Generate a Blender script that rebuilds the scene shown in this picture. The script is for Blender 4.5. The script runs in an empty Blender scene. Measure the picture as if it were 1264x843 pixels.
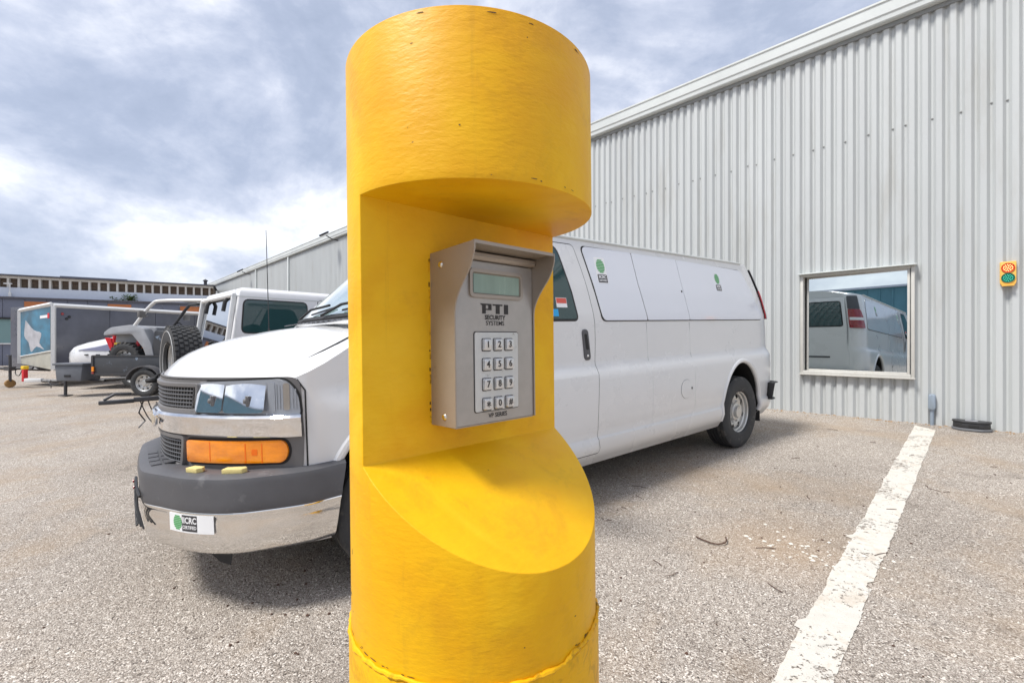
import bpy, bmesh, math, random
from mathutils import Vector, Matrix
random.seed(7)
S = bpy.context.scene
COL = S.collection
R = math.radians
PI = math.pi

# ------------------------------------------------------------------ camera
EYE = 1.155
cd = bpy.data.cameras.new('camera'); cam = bpy.data.objects.new('camera', cd); COL.objects.link(cam)
cam.location = (0, 0, EYE); cam.rotation_euler = (R(90), 0, 0)
cd.lens = 16.0; cd.sensor_width = 36.0; cd.clip_start = .02; cd.clip_end = 3000
S.camera = cam
S.view_settings.view_transform = 'Standard'; S.view_settings.look = 'None'
S.view_settings.gamma = 1; S.view_settings.use_curve_mapping = False
S.view_settings.exposure = 1.0

# ------------------------------------------------------------------ sky and sun
SUN_EL, SUN_AZ = 57, 243          # azimuth the light comes from, clockwise from +Y
w = bpy.data.worlds.new('World'); S.world = w; w.use_nodes = True
nt = w.node_tree; nt.nodes.clear()
def N(tree, typ, **kw):
    n = tree.nodes.new(typ)
    for k, v in kw.items():
        if k in n.inputs: n.inputs[k].default_value = v
        else: setattr(n, k, v)
    return n
def L(tree, a, b): tree.links.new(a, b)
def ramp(tree, fac, stops, interp='LINEAR'):
    r = tree.nodes.new('ShaderNodeValToRGB'); r.color_ramp.interpolation = interp
    e = r.color_ramp.elements
    while len(e) < len(stops): e.new(.5)
    for i, (p, c) in enumerate(stops):
        e[i].position = p; e[i].color = (*c, 1) if len(c) == 3 else c
    L(tree, fac, r.inputs[0]); return r.outputs[0]
def math_(tree, op, a, b=None, clamp=False):
    n = tree.nodes.new('ShaderNodeMath'); n.operation = op; n.use_clamp = clamp
    for i, v in enumerate((a, b)):
        if v is None: continue
        if isinstance(v, (int, float)): n.inputs[i].default_value = v
        else: L(tree, v, n.inputs[i])
    return n.outputs[0]
def mixc(tree, fac, a, b, typ='MIX'):
    n = tree.nodes.new('ShaderNodeMix'); n.data_type = 'RGBA'; n.blend_type = typ
    for i, v in ((0, fac), (6, a), (7, b)):
        if isinstance(v, (int, float)): n.inputs[i].default_value = v
        elif isinstance(v, tuple): n.inputs[i].default_value = (*v, 1)
        else: L(tree, v, n.inputs[i])
    return n.outputs[2]
sky = N(nt, 'ShaderNodeTexSky', sky_type='NISHITA', sun_disc=False, sun_elevation=R(SUN_EL), sun_rotation=R(SUN_AZ), air_density=1.0, dust_density=1.5)
tc = N(nt, 'ShaderNodeTexCoord')
mp = N(nt, 'ShaderNodeMapping'); L(nt, tc.outputs['Generated'], mp.inputs[0]); mp.inputs['Location'].default_value = (9.4, 8.1, 0.9); mp.inputs['Rotation'].default_value = (0, R(6), R(25)); mp.inputs['Scale'].default_value = (2.1, 2.1, 3.3)
n1 = N(nt, 'ShaderNodeTexNoise', Scale=1.0, Detail=13, Roughness=.57, Distortion=.75); L(nt, mp.outputs[0], n1.inputs['Vector'])
n2 = N(nt, 'ShaderNodeTexNoise', Scale=3.4, Detail=10, Roughness=.62, Distortion=.15); L(nt, mp.outputs[0], n2.inputs['Vector'])
cl = math_(nt, 'ADD', math_(nt, 'MULTIPLY', n1.outputs[0], .74), math_(nt, 'MULTIPLY', n2.outputs[0], .26))
cloud = ramp(nt, cl, [(.36, (2.2, 2.55, 3.35)), (.44, (2.65, 3.0, 3.85)), (.505, (3.5, 3.8, 4.6)), (.56, (4.7, 4.9, 5.5)), (.615, (6.4, 6.5, 6.85)), (.68, (8.2, 8.2, 8.2))])
skyc = mixc(nt, .9, sky.outputs[0], cloud)
bg = N(nt, 'ShaderNodeBackground', Strength=.098); L(nt, skyc, bg.inputs[0])
out = N(nt, 'ShaderNodeOutputWorld'); L(nt, bg.outputs[0], out.inputs[0])
sd = bpy.data.lights.new('sun', 'SUN'); sd.energy = 2.2; sd.angle = R(13); sd.color = (1, .965, .91)
sun = bpy.data.objects.new('sun', sd); COL.objects.link(sun)
sv = Vector((math.sin(R(SUN_AZ)) * math.cos(R(SUN_EL)), math.cos(R(SUN_AZ)) * math.cos(R(SUN_EL)), math.sin(R(SUN_EL))))
sun.rotation_euler = sv.to_track_quat('Z', 'Y').to_euler(); sun.location = sv * 60

# ------------------------------------------------------------------ materials
def mat(name, col, rough=.5, metal=0., var=.0, vscale=6., bump=0., bscale=40., coat=0., spec=.5, ior=1.5, dirt=None, dscale=3., dlo=.52, dhi=.72, vec='Object', stretch=None):
    m = bpy.data.materials.new(name); m.use_nodes = True
    t = m.node_tree; b = t.nodes['Principled BSDF']
    b.inputs['Base Color'].default_value = (*col, 1); b.inputs['Roughness'].default_value = rough
    b.inputs['Metallic'].default_value = metal; b.inputs['Coat Weight'].default_value = coat; b.inputs['Coat Roughness'].default_value = .04
    b.inputs['Specular IOR Level'].default_value = spec; b.inputs['IOR'].default_value = ior
    if not (var or bump or dirt): return m
    c = t.nodes.new('ShaderNodeNewGeometry').outputs['Position'] if vec == 'World' else t.nodes.new('ShaderNodeTexCoord').outputs[vec]
    if stretch:
        q = t.nodes.new('ShaderNodeMapping'); q.inputs['Scale'].default_value = stretch; L(t, c, q.inputs[0]); c = q.outputs[0]
    base = None
    if var:
        n = N(t, 'ShaderNodeTexNoise', Scale=vscale, Detail=6, Roughness=.6); L(t, c, n.inputs['Vector'])
        lo = tuple(x * (1 - var) for x in col); hi = tuple(min(1, x * (1 + var)) for x in col)
        base = ramp(t, n.outputs[0], [(.3, lo), (.7, hi)])
        rr = ramp(t, n.outputs[0], [(.3, (max(0, rough - .06),) * 3), (.7, (min(1, rough + .08),) * 3)])
        L(t, rr, b.inputs['Roughness'])
    if dirt:
        n = N(t, 'ShaderNodeTexNoise', Scale=dscale, Detail=9, Roughness=.68); L(t, c, n.inputs['Vector'])
        f = ramp(t, n.outputs[0], [(dlo, (0, 0, 0)), (dhi, (1, 1, 1))])
        base = mixc(t, f, base if base is not None else col, dirt)
    if base is not None: L(t, base, b.inputs['Base Color'])
    if bump:
        n = N(t, 'ShaderNodeTexNoise', Scale=bscale, Detail=5, Roughness=.6); L(t, c, n.inputs['Vector'])
        bp = N(t, 'ShaderNodeBump', Strength=1., Distance=bump); L(t, n.outputs[0], bp.inputs['Height']); L(t, bp.outputs[0], b.inputs['Normal'])
    return m
def emit(m, col, st):
    b = m.node_tree.nodes['Principled BSDF']; b.inputs['Emission Color'].default_value = (*col, 1); b.inputs['Emission Strength'].default_value = st; return m

M = {}
# yellow post paint: brushed coats over steel, grime and chips
def yellow_paint():
    m = bpy.data.materials.new('yellow_paint'); m.use_nodes = True; t = m.node_tree; b = t.nodes['Principled BSDF']
    c = t.nodes.new('ShaderNodeTexCoord').outputs['Object']
    q = t.nodes.new('ShaderNodeMapping'); q.inputs['Scale'].default_value = (1, 1, 2.6); L(t, c, q.inputs[0])
    a = N(t, 'ShaderNodeTexNoise', Scale=7, Detail=7, Roughness=.6); L(t, c, a.inputs['Vector'])
    base = ramp(t, a.outputs[0], [(.28, (.76, .385, .002)), (.5, (.81, .45, .003)), (.72, (.85, .51, .005))])
    g = N(t, 'ShaderNodeTexNoise', Scale=11, Detail=10, Roughness=.72, Distortion=.4); L(t, c, g.inputs['Vector'])
    base = mixc(t, ramp(t, g.outputs[0], [(.53, (0, 0, 0)), (.80, (.62, .62, .62))]), base, (.42, .20, .012))
    fd = N(t, 'ShaderNodeTexNoise', Scale=2.6, Detail=5, Roughness=.6, Distortion=.6); L(t, c, fd.inputs['Vector'])
    base = mixc(t, ramp(t, fd.outputs[0], [(.40, (.45, .45, .45)), (.55, (0, 0, 0))]), base, (.70, .29, .003))
    base = mixc(t, ramp(t, fd.outputs[0], [(.52, (0, 0, 0)), (.68, (.6, .6, .6))]), base, (.93, .60, .03))
    qs = t.nodes.new('ShaderNodeMapping'); qs.inputs['Scale'].default_value = (26, 26, 1.6); L(t, c, qs.inputs[0])
    sk = N(t, 'ShaderNodeTexNoise', Scale=1, Detail=6, Roughness=.7); L(t, qs.outputs[0], sk.inputs['Vector'])
    base = mixc(t, ramp(t, sk.outputs[0], [(.60, (0, 0, 0)), (.78, (.38, .38, .38))]), base, (.38, .19, .02))
    k = N(t, 'ShaderNodeTexNoise', Scale=46, Detail=6, Roughness=.62, Distortion=1.0); L(t, c, k.inputs['Vector'])
    k2 = N(t, 'ShaderNodeTexNoise', Scale=9, Detail=3); L(t, c, k2.inputs['Vector'])
    chip = math_(t, 'MULTIPLY', ramp(t, k.outputs[0], [(.70, (0, 0, 0)), (.72, (1, 1, 1))]), ramp(t, k2.outputs[0], [(.54, (0, 0, 0)), (.6, (1, 1, 1))]))
    base = mixc(t, chip, base, (.10, .05, .012))
    # chips gather along worn edges
    geo = N(t, 'ShaderNodeNewGeometry')
    edge = ramp(t, geo.outputs['Pointiness'], [(.535, (0, 0, 0)), (.60, (1, 1, 1))])
    e2 = math_(t, 'MULTIPLY', edge, ramp(t, k.outputs[0], [(.50, (0, 0, 0)), (.60, (1, 1, 1))]))
    base = mixc(t, e2, base, (.10, .045, .008))
    L(t, base, b.inputs['Base Color'])
    L(t, ramp(t, a.outputs[0], [(.3, (.42,) * 3), (.7, (.56,) * 3)]), b.inputs['Roughness'])
    b1 = N(t, 'ShaderNodeTexNoise', Scale=85, Detail=5, Roughness=.55, Distortion=.25); L(t, q.outputs[0], b1.inputs['Vector'])
    b2 = N(t, 'ShaderNodeTexNoise', Scale=14, Detail=3, Roughness=.5); L(t, q.outputs[0], b2.inputs['Vector'])
    hh = math_(t, 'ADD', b1.outputs[0], math_(t, 'MULTIPLY', b2.outputs[0], 1.6))
    b.inputs['Specular IOR Level'].default_value = .28
    bp = N(t, 'ShaderNodeBump', Strength=.7, Distance=.0008); L(t, hh, bp.inputs['Height']); L(t, bp.outputs[0], b.inputs['Normal'])
    return m
M['yellow'] = yellow_paint()
def asphalt():
    m = bpy.data.materials.new('asphalt'); m.use_nodes = True; t = m.node_tree; b = t.nodes['Principled BSDF']
    c = t.nodes.new('ShaderNodeTexCoord').outputs['Object']
    v = N(t, 'ShaderNodeTexVoronoi', Scale=165.); L(t, c, v.inputs['Vector'])
    sp = N(t, 'ShaderNodeSeparateColor'); L(t, v.outputs['Color'], sp.inputs[0])
    chips = ramp(t, sp.outputs[0], [(0, (.06, .050, .043)), (.22, (.18, .155, .133)), (.5, (.34, .30, .262)), (.75, (.49, .445, .398)), (.9, (.74, .70, .645)), (1, (.86, .83, .78))])
    v2 = N(t, 'ShaderNodeTexVoronoi', Scale=340.); L(t, c, v2.inputs['Vector'])
    s2 = N(t, 'ShaderNodeSeparateColor'); L(t, v2.outputs['Color'], s2.inputs[0])
    fine = ramp(t, s2.outputs[0], [(0, (.12, .102, .086)), (.6, (.36, .32, .28)), (1, (.68, .635, .58))])
    nm = N(t, 'ShaderNodeTexNoise', Scale=30, Detail=5, Roughness=.7); L(t, c, nm.inputs['Vector'])
    base = mixc(t, ramp(t, nm.outputs[0], [(.42, (0, 0, 0)), (.6, (1, 1, 1))]), chips, fine)
    big = N(t, 'ShaderNodeTexNoise', Scale=.45, Detail=8, Roughness=.62); L(t, c, big.inputs['Vector'])
    base = mixc(t, 1., base, ramp(t, big.outputs[0], [(.32, (.80, .77, .74)), (.5, (1, .975, .95)), (.7, (1.16, 1.13, 1.10))]), 'MULTIPLY')
    tan = N(t, 'ShaderNodeTexNoise', Scale=.8, Detail=7, Roughness=.66, Distortion=.5); L(t, c, tan.inputs['Vector'])
    base = mixc(t, ramp(t, tan.outputs[0], [(.47, (0, 0, 0)), (.70, (.55, .55, .55))]), base, (.37, .265, .165))
    dm = t.nodes.new('ShaderNodeMapping'); dm.inputs['Location'].default_value = (-1.62, -2.72, 0); L(t, c, dm.inputs[0])
    dl = t.nodes.new('ShaderNodeVectorMath'); dl.operation = 'LENGTH'; L(t, dm.outputs[0], dl.inputs[0])
    pm = math_(t, 'MULTIPLY', ramp(t, math_(t, 'ADD', dl.outputs['Value'], math_(t, 'MULTIPLY', tan.outputs[0], .9)), [(.50, (1, 1, 1)), (1.0, (0, 0, 0))]), .62)
    base = mixc(t, math_(t, 'MULTIPLY', pm, nm.outputs[0]), base, (.42, .27, .145))
    oil = N(t, 'ShaderNodeTexNoise', Scale=1.7, Detail=6, Roughness=.6, Distortion=.8); L(t, c, oil.inputs['Vector'])
    base = mixc(t, ramp(t, oil.outputs[0], [(.60, (0, 0, 0)), (.74, (.42, .42, .42))]), base, (.13, .105, .085))
    L(t, base, b.inputs['Base Color']); b.inputs['Roughness'].default_value = .85; b.inputs['Specular IOR Level'].default_value = .35
    hh = math_(t, 'ADD', v.outputs['Distance'], math_(t, 'MULTIPLY', nm.outputs[0], 1.2))
    bp = N(t, 'ShaderNodeBump', Strength=.8, Distance=.006); bp.invert = True; L(t, hh, bp.inputs['Height']); L(t, bp.outputs[0], b.inputs['Normal'])
    return m
M['asphalt'] = asphalt()
def line_paint():
    m = mat('line_paint', (.62, .585, .525), .8, var=.10, vscale=9, bump=.004, bscale=150, dirt=(.45, .38, .30), dscale=9, dlo=.50, dhi=.74)
    t = m.node_tree; b = t.nodes['Principled BSDF']; o = t.nodes['Material Output']
    c = t.nodes.new('ShaderNodeTexCoord').outputs['Object']
    n = N(t, 'ShaderNodeTexNoise', Scale=34, Detail=9, Roughness=.75); L(t, c, n.inputs['Vector'])
    g = N(t, 'ShaderNodeTexNoise', Scale=3.2, Detail=4); L(t, c, g.inputs['Vector'])
    f = ramp(t, math_(t, 'ADD', n.outputs[0], math_(t, 'MULTIPLY', g.outputs[0], .45)), [(.795, (0, 0, 0)), (.835, (1, 1, 1))])
    tr = t.nodes.new('ShaderNodeBsdfTransparent'); mx = t.nodes.new('ShaderNodeMixShader')
    L(t, f, mx.inputs[0]); L(t, b.outputs[0], mx.inputs[1]); L(t, tr.outputs[0], mx.inputs[2]); L(t, mx.outputs[0], o.inputs[0])
    return m
M['line'] = line_paint()
M['siding'] = mat('siding_paint', (.485, .505, .505), .42, var=.06, vscale=1.6, vec='World', stretch=(1, 1, .16), dirt=(.35, .335, .295), dscale=2.6, dlo=.55, dhi=.95)
M['screw_grey'] = mat('screw_grey', (.25, .255, .25), .5)
M['fascia'] = mat('fascia_paint', (.58, .61, .60), .45, var=.06, vscale=1.5)
M['white_trim'] = mat('white_trim', (.52, .51, .475), .5, var=.06, dirt=(.42, .38, .31), dscale=8, dlo=.58, dhi=.8)
M['dark_trim'] = mat('dark_trim', (.25, .26, .26), .6)
M['mirror_glass'] = mat('coated_glass', (.56, .62, .65), .0, metal=1.)
M['pale_glass'] = mat('pale_coated_glass', (.62, .65, .68), .02, metal=1.)
M['van_white'] = mat('van_paint', (.71, .715, .72), .28, coat=.6, var=.02, vscale=1.4)
def sill_dirt(m):
    t = m.node_tree; b = t.nodes['Principled BSDF']; c = t.nodes.new('ShaderNodeTexCoord').outputs['Object']
    sp = N(t, 'ShaderNodeSeparateXYZ'); L(t, c, sp.inputs[0]); n = N(t, 'ShaderNodeTexNoise', Scale=3., Detail=5, Roughness=.5); L(t, c, n.inputs['Vector'])
    hgt_ = ramp(t, math_(t, 'ADD', sp.outputs[2], math_(t, 'MULTIPLY', n.outputs[0], .35)), [(.50, (.55,) * 3), (.62, (.28,) * 3), (.95, (0, 0, 0))])
    src = b.inputs['Base Color'].links[0].from_socket
    L(t, mixc(t, math_(t, 'MULTIPLY', hgt_, n.outputs[0]), src, (.36, .32, .27)), b.inputs['Base Color'])
sill_dirt(M['van_white'])
M['van_panel'] = mat('van_panel_paint', (.72, .75, .82), .12, coat=.8)
M['black'] = mat('black_rubber', (.018, .018, .019), .6)
M['gap'] = mat('seam_black', (.02, .02, .02), .8)
M['tyre'] = mat('tyre_rubber', (.035, .036, .038), .75, var=.25, vscale=14, bump=.002, bscale=90, dirt=(.16, .145, .125), dscale=9, dlo=.56, dhi=.8)
M['rim'] = mat('steel_rim', (.60, .60, .59), .38, metal=.85, dirt=(.34, .25, .16), dscale=16, dlo=.58, dhi=.75)
M['chrome'] = mat('chrome', (.84, .84, .85), .045, metal=1.)
M['bumper_chrome'] = mat('bumper_chrome', (.80, .79, .77), .07, metal=1., bump=.0005, bscale=14, var=.04, vscale=5)
M['grey_plastic'] = mat('grey_plastic', (.085, .085, .092), .5, var=.12, vscale=5, bump=.0008, bscale=260, dirt=(.20, .20, .205), dscale=6, dlo=.60, dhi=.80)
M['frame_grey'] = mat('grille_frame', (.145, .14, .14), .45, var=.05)
M['grille'] = mat('grille_bars', (.15, .15, .155), .4, metal=.3)
M['amber'] = mat('amber_lens', (.93, .255, .004), .06, coat=1., var=.25, vscale=7, bump=.0012, bscale=46, stretch=(1, 1, 3))
M['amber2'] = mat('amber_lens_dark', (.80, .15, .004), .15)
M['red_lens'] = mat('red_lens', (.28, .012, .018), .08, coat=1.)
M['clear_lens'] = mat('clear_lens', (.8, .8, .82), .05, coat=1.)
M['lamp_house'] = mat('lamp_housing', (.40, .43, .48), .22, metal=.5)
M['emblem'] = mat('emblem_gold', (.62, .54, .40), .3, metal=.7)
M['bare_steel'] = mat('bare_steel', (.11, .055, .018), .7, var=.5, vscale=60)
M['foam'] = mat('foam_pad', (.68, .57, .24), .9, bump=.002, bscale=160, dirt=(.40, .33, .15), dscale=30, dlo=.55, dhi=.75)
M['car_glass'] = mat('car_glass', (.018, .055, .058), .02, coat=.4, ior=1.55, spec=.6)
M['screen_glass'] = mat('windscreen_glass', (.33, .47, .47), .03, coat=1., ior=1.8, spec=1.)
M['tan_steel'] = mat('keypad_housing', (.37, .325, .28), .34, metal=.45, var=.06, vscale=12, bump=.00025, bscale=420, dirt=(.22, .15, .09), dscale=22, dlo=.62, dhi=.82)
M['plate_steel'] = mat('keypad_plate', (.41, .39, .365), .34, metal=.45, var=.08, vscale=40, bump=.00018, bscale=600)
M['pad_steel'] = mat('keypad_panel', (.60, .61, .60), .35, metal=.3, var=.05, vscale=30, dirt=(.17, .15, .13), dscale=55, dlo=.60, dhi=.70)
M['key_steel'] = mat('key_steel', (.66, .67, .68), .2, metal=.65, var=.05, vscale=60, dirt=(.30, .28, .25), dscale=90, dlo=.60, dhi=.75)
M['print'] = mat('dark_print', (.028, .026, .026), .6)
M['lcd'] = mat('lcd', (.25, .35, .29), .22, var=.10, vscale=70, coat=.3, stretch=(1, 1, .1))
M['screw'] = mat('screw_steel', (.70, .68, .62), .25, metal=1.)
M['jeep_white'] = mat('jeep_paint', (.70, .70, .71), .35, coat=.3, var=.02)
M['utv_grey'] = mat('utv_plastic', (.30, .31, .33), .35, var=.1)
M['alu'] = mat('aluminium_trim', (.72, .72, .71), .4, metal=.3)
M['trailer_grey'] = mat('trailer_panel', (.085, .09, .115), .3, coat=.4, var=.25, vscale=1.3)
M['plate_beige'] = mat('beige_plate', (.48, .47, .41), .5, metal=.3, var=.1)
M['teal'] = mat('teal_graphic', (.03, .15, .24), .35, var=.55, vscale=2.2, coat=.3)
M['grey_graphic'] = mat('grey_graphic', (.42, .42, .45), .4, var=.2, vscale=5)
M['gel_white'] = mat('gelcoat_white', (.68, .69, .71), .3, coat=.5, var=.03)
M['purple'] = mat('purple_stripe', (.23, .24, .36), .35)
M['black_panel'] = mat('black_panel', (.045, .048, .055), .45, var=.1, dirt=(.22, .28, .36), dscale=3.2, dlo=.62, dhi=.66)
M['steel_dark'] = mat('dark_steel', (.07, .07, .075), .5, metal=.4, dirt=(.22, .14, .08), dscale=9, dlo=.6, dhi=.75)
M['tool_grey'] = mat('toolbox_plastic', (.13, .14, .16), .5, var=.1)
M['red'] = mat('red_paint', (.60, .015, .025), .4)
M['yellow_plain'] = mat('yellow_plastic', (.85, .55, .02), .4)
M['orange'] = mat('orange_panel', (.50, .17, .055), .6, var=.15)
M['rust'] = mat('rusty_metal', (.30, .17, .06), .8, var=.4, vscale=30)
M['blue'] = mat('blue_strap', (.10, .25, .62), .5)
M['clad'] = mat('grey_cladding', (.155, .17, .225), .5, var=.07, vscale=.8)
M['band'] = mat('white_fascia', (.60, .65, .74), .5, var=.03)
M['wood'] = mat('weathered_boards', (.155, .115, .085), .85, var=.5, vscale=2.5, stretch=(1, 1, 9))
M['column'] = mat('pale_columns', (.66, .63, .58), .6)
M['roof_dark'] = mat('roof_edge', (.10, .10, .12), .7)
M['far_glass'] = mat('office_glass', (.22, .33, .33), .04, ior=1.7, coat=.5)
M['leaf'] = mat('leaf_green', (.085, .14, .03), .6, var=.5, vscale=3)
M['blue_clad'] = mat('blue_cladding', (.10, .26, .33), .45, var=.12, vscale=.7)
M['box_grey'] = mat('conduit_grey', (.30, .36, .43), .45, metal=.3, var=.06)
M['bait'] = mat('bait_black', (.028, .028, .030), .45, var=.15)
M['bait_rim'] = mat('bait_base', (.15, .155, .165), .55)
M['signal'] = mat('signal_case', (.80, .46, .09), .45, var=.06)
M['green_led_dark'] = mat('green_lens', (.005, .13, .09), .3)
M['red_led_dark'] = mat('red_lens_dark', (.55, .05, .012), .3)
M['red_led'] = emit(mat('lit_red_led', (.95, .25, .08), .3), (1, .55, .22), 1.1)
M['green_led'] = emit(mat('green_led', (.05, .55, .38), .3), (.1, .8, .55), .12)
M['twig'] = mat('twig_bark', (.085, .045, .03), .9)
M['chip'] = mat('paint_chip', (.66, .62, .55), .8)
M['sticker_white'] = mat('sticker_white', (.80, .81, .82), .4)
M['sticker_green'] = mat('sticker_green', (.10, .36, .13), .5)
M['sticker_dark'] = mat('sticker_charcoal', (.045, .045, .05), .5)
M['sticker_red'] = mat('sticker_red', (.62, .10, .07), .5)
M['sticker_blue'] = mat('sticker_blue', (.02, .35, .70), .5)
M['alu_dark'] = mat('black_metal', (.025, .025, .027), .4)

# ------------------------------------------------------------------ mesh helpers
class MB:
    flip = False          # the wall's frame counts x to the right while its local x runs to the left
    def __init__(s): s.v = []; s.f = []; s.m = []
    def add(s, vs, fs, mi=0):
        o = len(s.v); s.v += [tuple(x) for x in vs]
        for f in fs: s.f.append(tuple(i + o for i in f)); s.m.append(mi)
        return s
    def box(s, c, d, rot=None, mi=0, taper=1.):
        vs = []
        for z in (-1, 1):
            k = taper if z > 0 else 1
            for x, y in ((-1, -1), (1, -1), (1, 1), (-1, 1)):
                p = Vector((x * d[0] / 2 * k, y * d[1] / 2 * k, z * d[2] / 2))
                if rot is not None: p = rot @ p
                vs.append(p + Vector(c))
        return s.add(vs, [(3, 2, 1, 0), (4, 5, 6, 7), (0, 1, 5, 4), (1, 2, 6, 5), (2, 3, 7, 6), (3, 0, 4, 7)], mi)
    def tube(s, pts, r, n=8, mi=0, caps=True, closed=False):
        pts = [Vector(p) for p in pts]; k = len(pts)
        rs = r if isinstance(r, (list, tuple)) else [r] * k
        vs = []; up = None
        for i, p in enumerate(pts):
            a = pts[i - 1] if (i or closed) else p; b = pts[(i + 1) % k] if (i < k - 1 or closed) else p
            d = (b - a).normalized()
            if up is None: up = Vector((0, 0, 1)) if abs(d.z) < .9 else Vector((1, 0, 0))
            q = d.cross(up).normalized(); up = q.cross(d).normalized()
            for j in range(n):
                t = 2 * PI * j / n; vs.append(p + (q * math.cos(t) + up * math.sin(t)) * rs[i])
        fs = []
        for i in range(k if closed else k - 1):
            i2 = (i + 1) % k
            for j in range(n): fs.append((i * n + j, i * n + (j + 1) % n, i2 * n + (j + 1) % n, i2 * n + j))
        if caps and not closed: fs += [tuple(range(n - 1, -1, -1)), tuple(range((k - 1) * n, k * n))]
        return s.add(vs, fs, mi)
    def lathe(s, prof, mtx=None, n=32, mi=0, closed=False):
        mtx = mtx or Matrix(); vs = []
        for r, h in prof:
            for j in range(n):
                t = 2 * PI * j / n; vs.append(mtx @ Vector((r * math.cos(t), r * math.sin(t), h)))
        fs = []; k = len(prof)
        for i in range(k if closed else k - 1):
            i2 = (i + 1) % k
            for j in range(n): fs.append((i * n + j, i * n + (j + 1) % n, i2 * n + (j + 1) % n, i2 * n + j))
        return s.add(vs, fs, mi)
    def prism(s, poly, fn, a, b, mi=0):
        n = len(poly); vs = [fn(u, v, a) for u, v in poly] + [fn(u, v, b) for u, v in poly]
        fs = [tuple(range(n - 1, -1, -1)), tuple(range(n, 2 * n))] + [(i, (i + 1) % n, n + (i + 1) % n, n + i) for i in range(n)]
        return s.add(vs, fs, mi)
    def grid(s, fn, nu, nv, mi=0):
        vs = [fn(i / nu, j / nv) for i in range(nu + 1) for j in range(nv + 1)]; k = nv + 1
        return s.add(vs, [(i * k + j, (i + 1) * k + j, (i + 1) * k + j + 1, i * k + j + 1) for i in range(nu) for j in range(nv)], mi)
    def mesh(s, name, mats, smooth=35, bevel=0., segs=2, recalc=True):
        me = bpy.data.meshes.new(name); me.from_pydata([(-x, y, z) for x, y, z in s.v] if MB.flip else s.v, [], s.f)
        for m in (mats if isinstance(mats, (list, tuple)) else [mats]): me.materials.append(m)
        me.polygons.foreach_set('material_index', s.m)
        bm = bmesh.new(); bm.from_mesh(me)
        if recalc: bmesh.ops.recalc_face_normals(bm, faces=bm.faces)
        if bevel:
            es = [e for e in bm.edges if len(e.link_faces) == 2 and e.calc_face_angle() > R(32)]
            bmesh.ops.bevel(bm, geom=es, offset=bevel, segments=segs, profile=.5, affect='EDGES', clamp_overlap=True)
        bm.to_mesh(me); bm.free()
        if smooth:
            me.polygons.foreach_set('use_smooth', [True] * len(me.polygons)); me.set_sharp_from_angle(angle=R(smooth))
        me.update(); return me
    def build(s, name, mats, parent=None, **kw):
        o = bpy.data.objects.new(name, s.mesh(name, mats, **kw)); COL.objects.link(o)
        if parent: o.parent = parent
        return o
def tag(o, label=None, cat=None, group=None, kind=None):
    for k, v in (('label', label), ('category', cat), ('group', group), ('kind', kind)):
        if v: o[k] = v
    return o
def thing(name, label, cat, mtx=None, group=None):
    o = bpy.data.objects.new(name, None); COL.objects.link(o); o.empty_display_size = .1
    if mtx is not None: o.matrix_world = mtx
    return tag(o, label, cat, group)
def link_mesh(name, me, parent=None, loc=None):
    o = bpy.data.objects.new(name, me); COL.objects.link(o)
    if parent: o.parent = parent
    if loc is not None: o.location = loc
    return o
def rounded(pts, r, n=5):
    out = []; k = len(pts); rs = r if isinstance(r, (list, tuple)) else [r] * k
    for i in range(k):
        p = Vector(pts[i]); a = Vector(pts[i - 1]) - p; b = Vector(pts[(i + 1) % k]) - p; q = min(rs[i], a.length * .49, b.length * .49)
        if q <= 0: out.append(tuple(p)); continue
        A = p + a.normalized() * q; B = p + b.normalized() * q
        for j in range(n + 1):
            t = j / n; out.append(tuple(A * (1 - t) ** 2 + p * 2 * t * (1 - t) + B * t * t))
    return out
def rect(u0, v0, u1, v1, r=0.): return rounded([(u0, v0), (u1, v0), (u1, v1), (u0, v1)], r) if r else [(u0, v0), (u1, v0), (u1, v1), (u0, v1)]
def patch(poly, fn, off, depth, du=None, dv=None, vl=()):
    """sheet following surface fn(u,v,offset): its face at off, its rim going down by depth"""
    bm = bmesh.new(); bm.faces.new([bm.verts.new((u, v, 0)) for u, v in poly])
    us = [p[0] for p in poly]; vs_ = [p[1] for p in poly]
    for ax, st, lo, hi in ((0, du, min(us), max(us)), (1, dv, min(vs_), max(vs_))):
        if not st: continue
        k = int((hi - lo) / st)
        for i in range(1, k + 1):
            co = [0, 0, 0]; no = [0, 0, 0]; co[ax] = lo + (hi - lo) * i / (k + 1); no[ax] = 1
            bmesh.ops.bisect_plane(bm, geom=bm.verts[:] + bm.edges[:] + bm.faces[:], plane_co=co, plane_no=no, dist=1e-6)
    for q in vl:
        bmesh.ops.bisect_plane(bm, geom=bm.verts[:] + bm.edges[:] + bm.faces[:], plane_co=(0, q, 0), plane_no=(0, 1, 0), dist=1e-6)
    bm.verts.ensure_lookup_table(); bm.verts.index_update()
    vs = [fn(v.co.x, v.co.y, off) for v in bm.verts]; fs = [tuple(v.index for v in f.verts) for f in bm.faces]
    mb = MB(); n = len(vs); low = {}
    for e in bm.edges:
        if len(e.link_faces) == 1:
            for v in e.verts:
                if v.index not in low: low[v.index] = len(vs); vs.append(fn(v.co.x, v.co.y, off - depth))
    for e in bm.edges:
        if len(e.link_faces) == 1:
            l = e.link_loops[0]; a = l.vert.index; b = l.link_loop_next.vert.index
            fs.append((b, a, low[a], low[b]))
    bm.free(); return mb.add(vs, fs)
_tcache = {}
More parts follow.
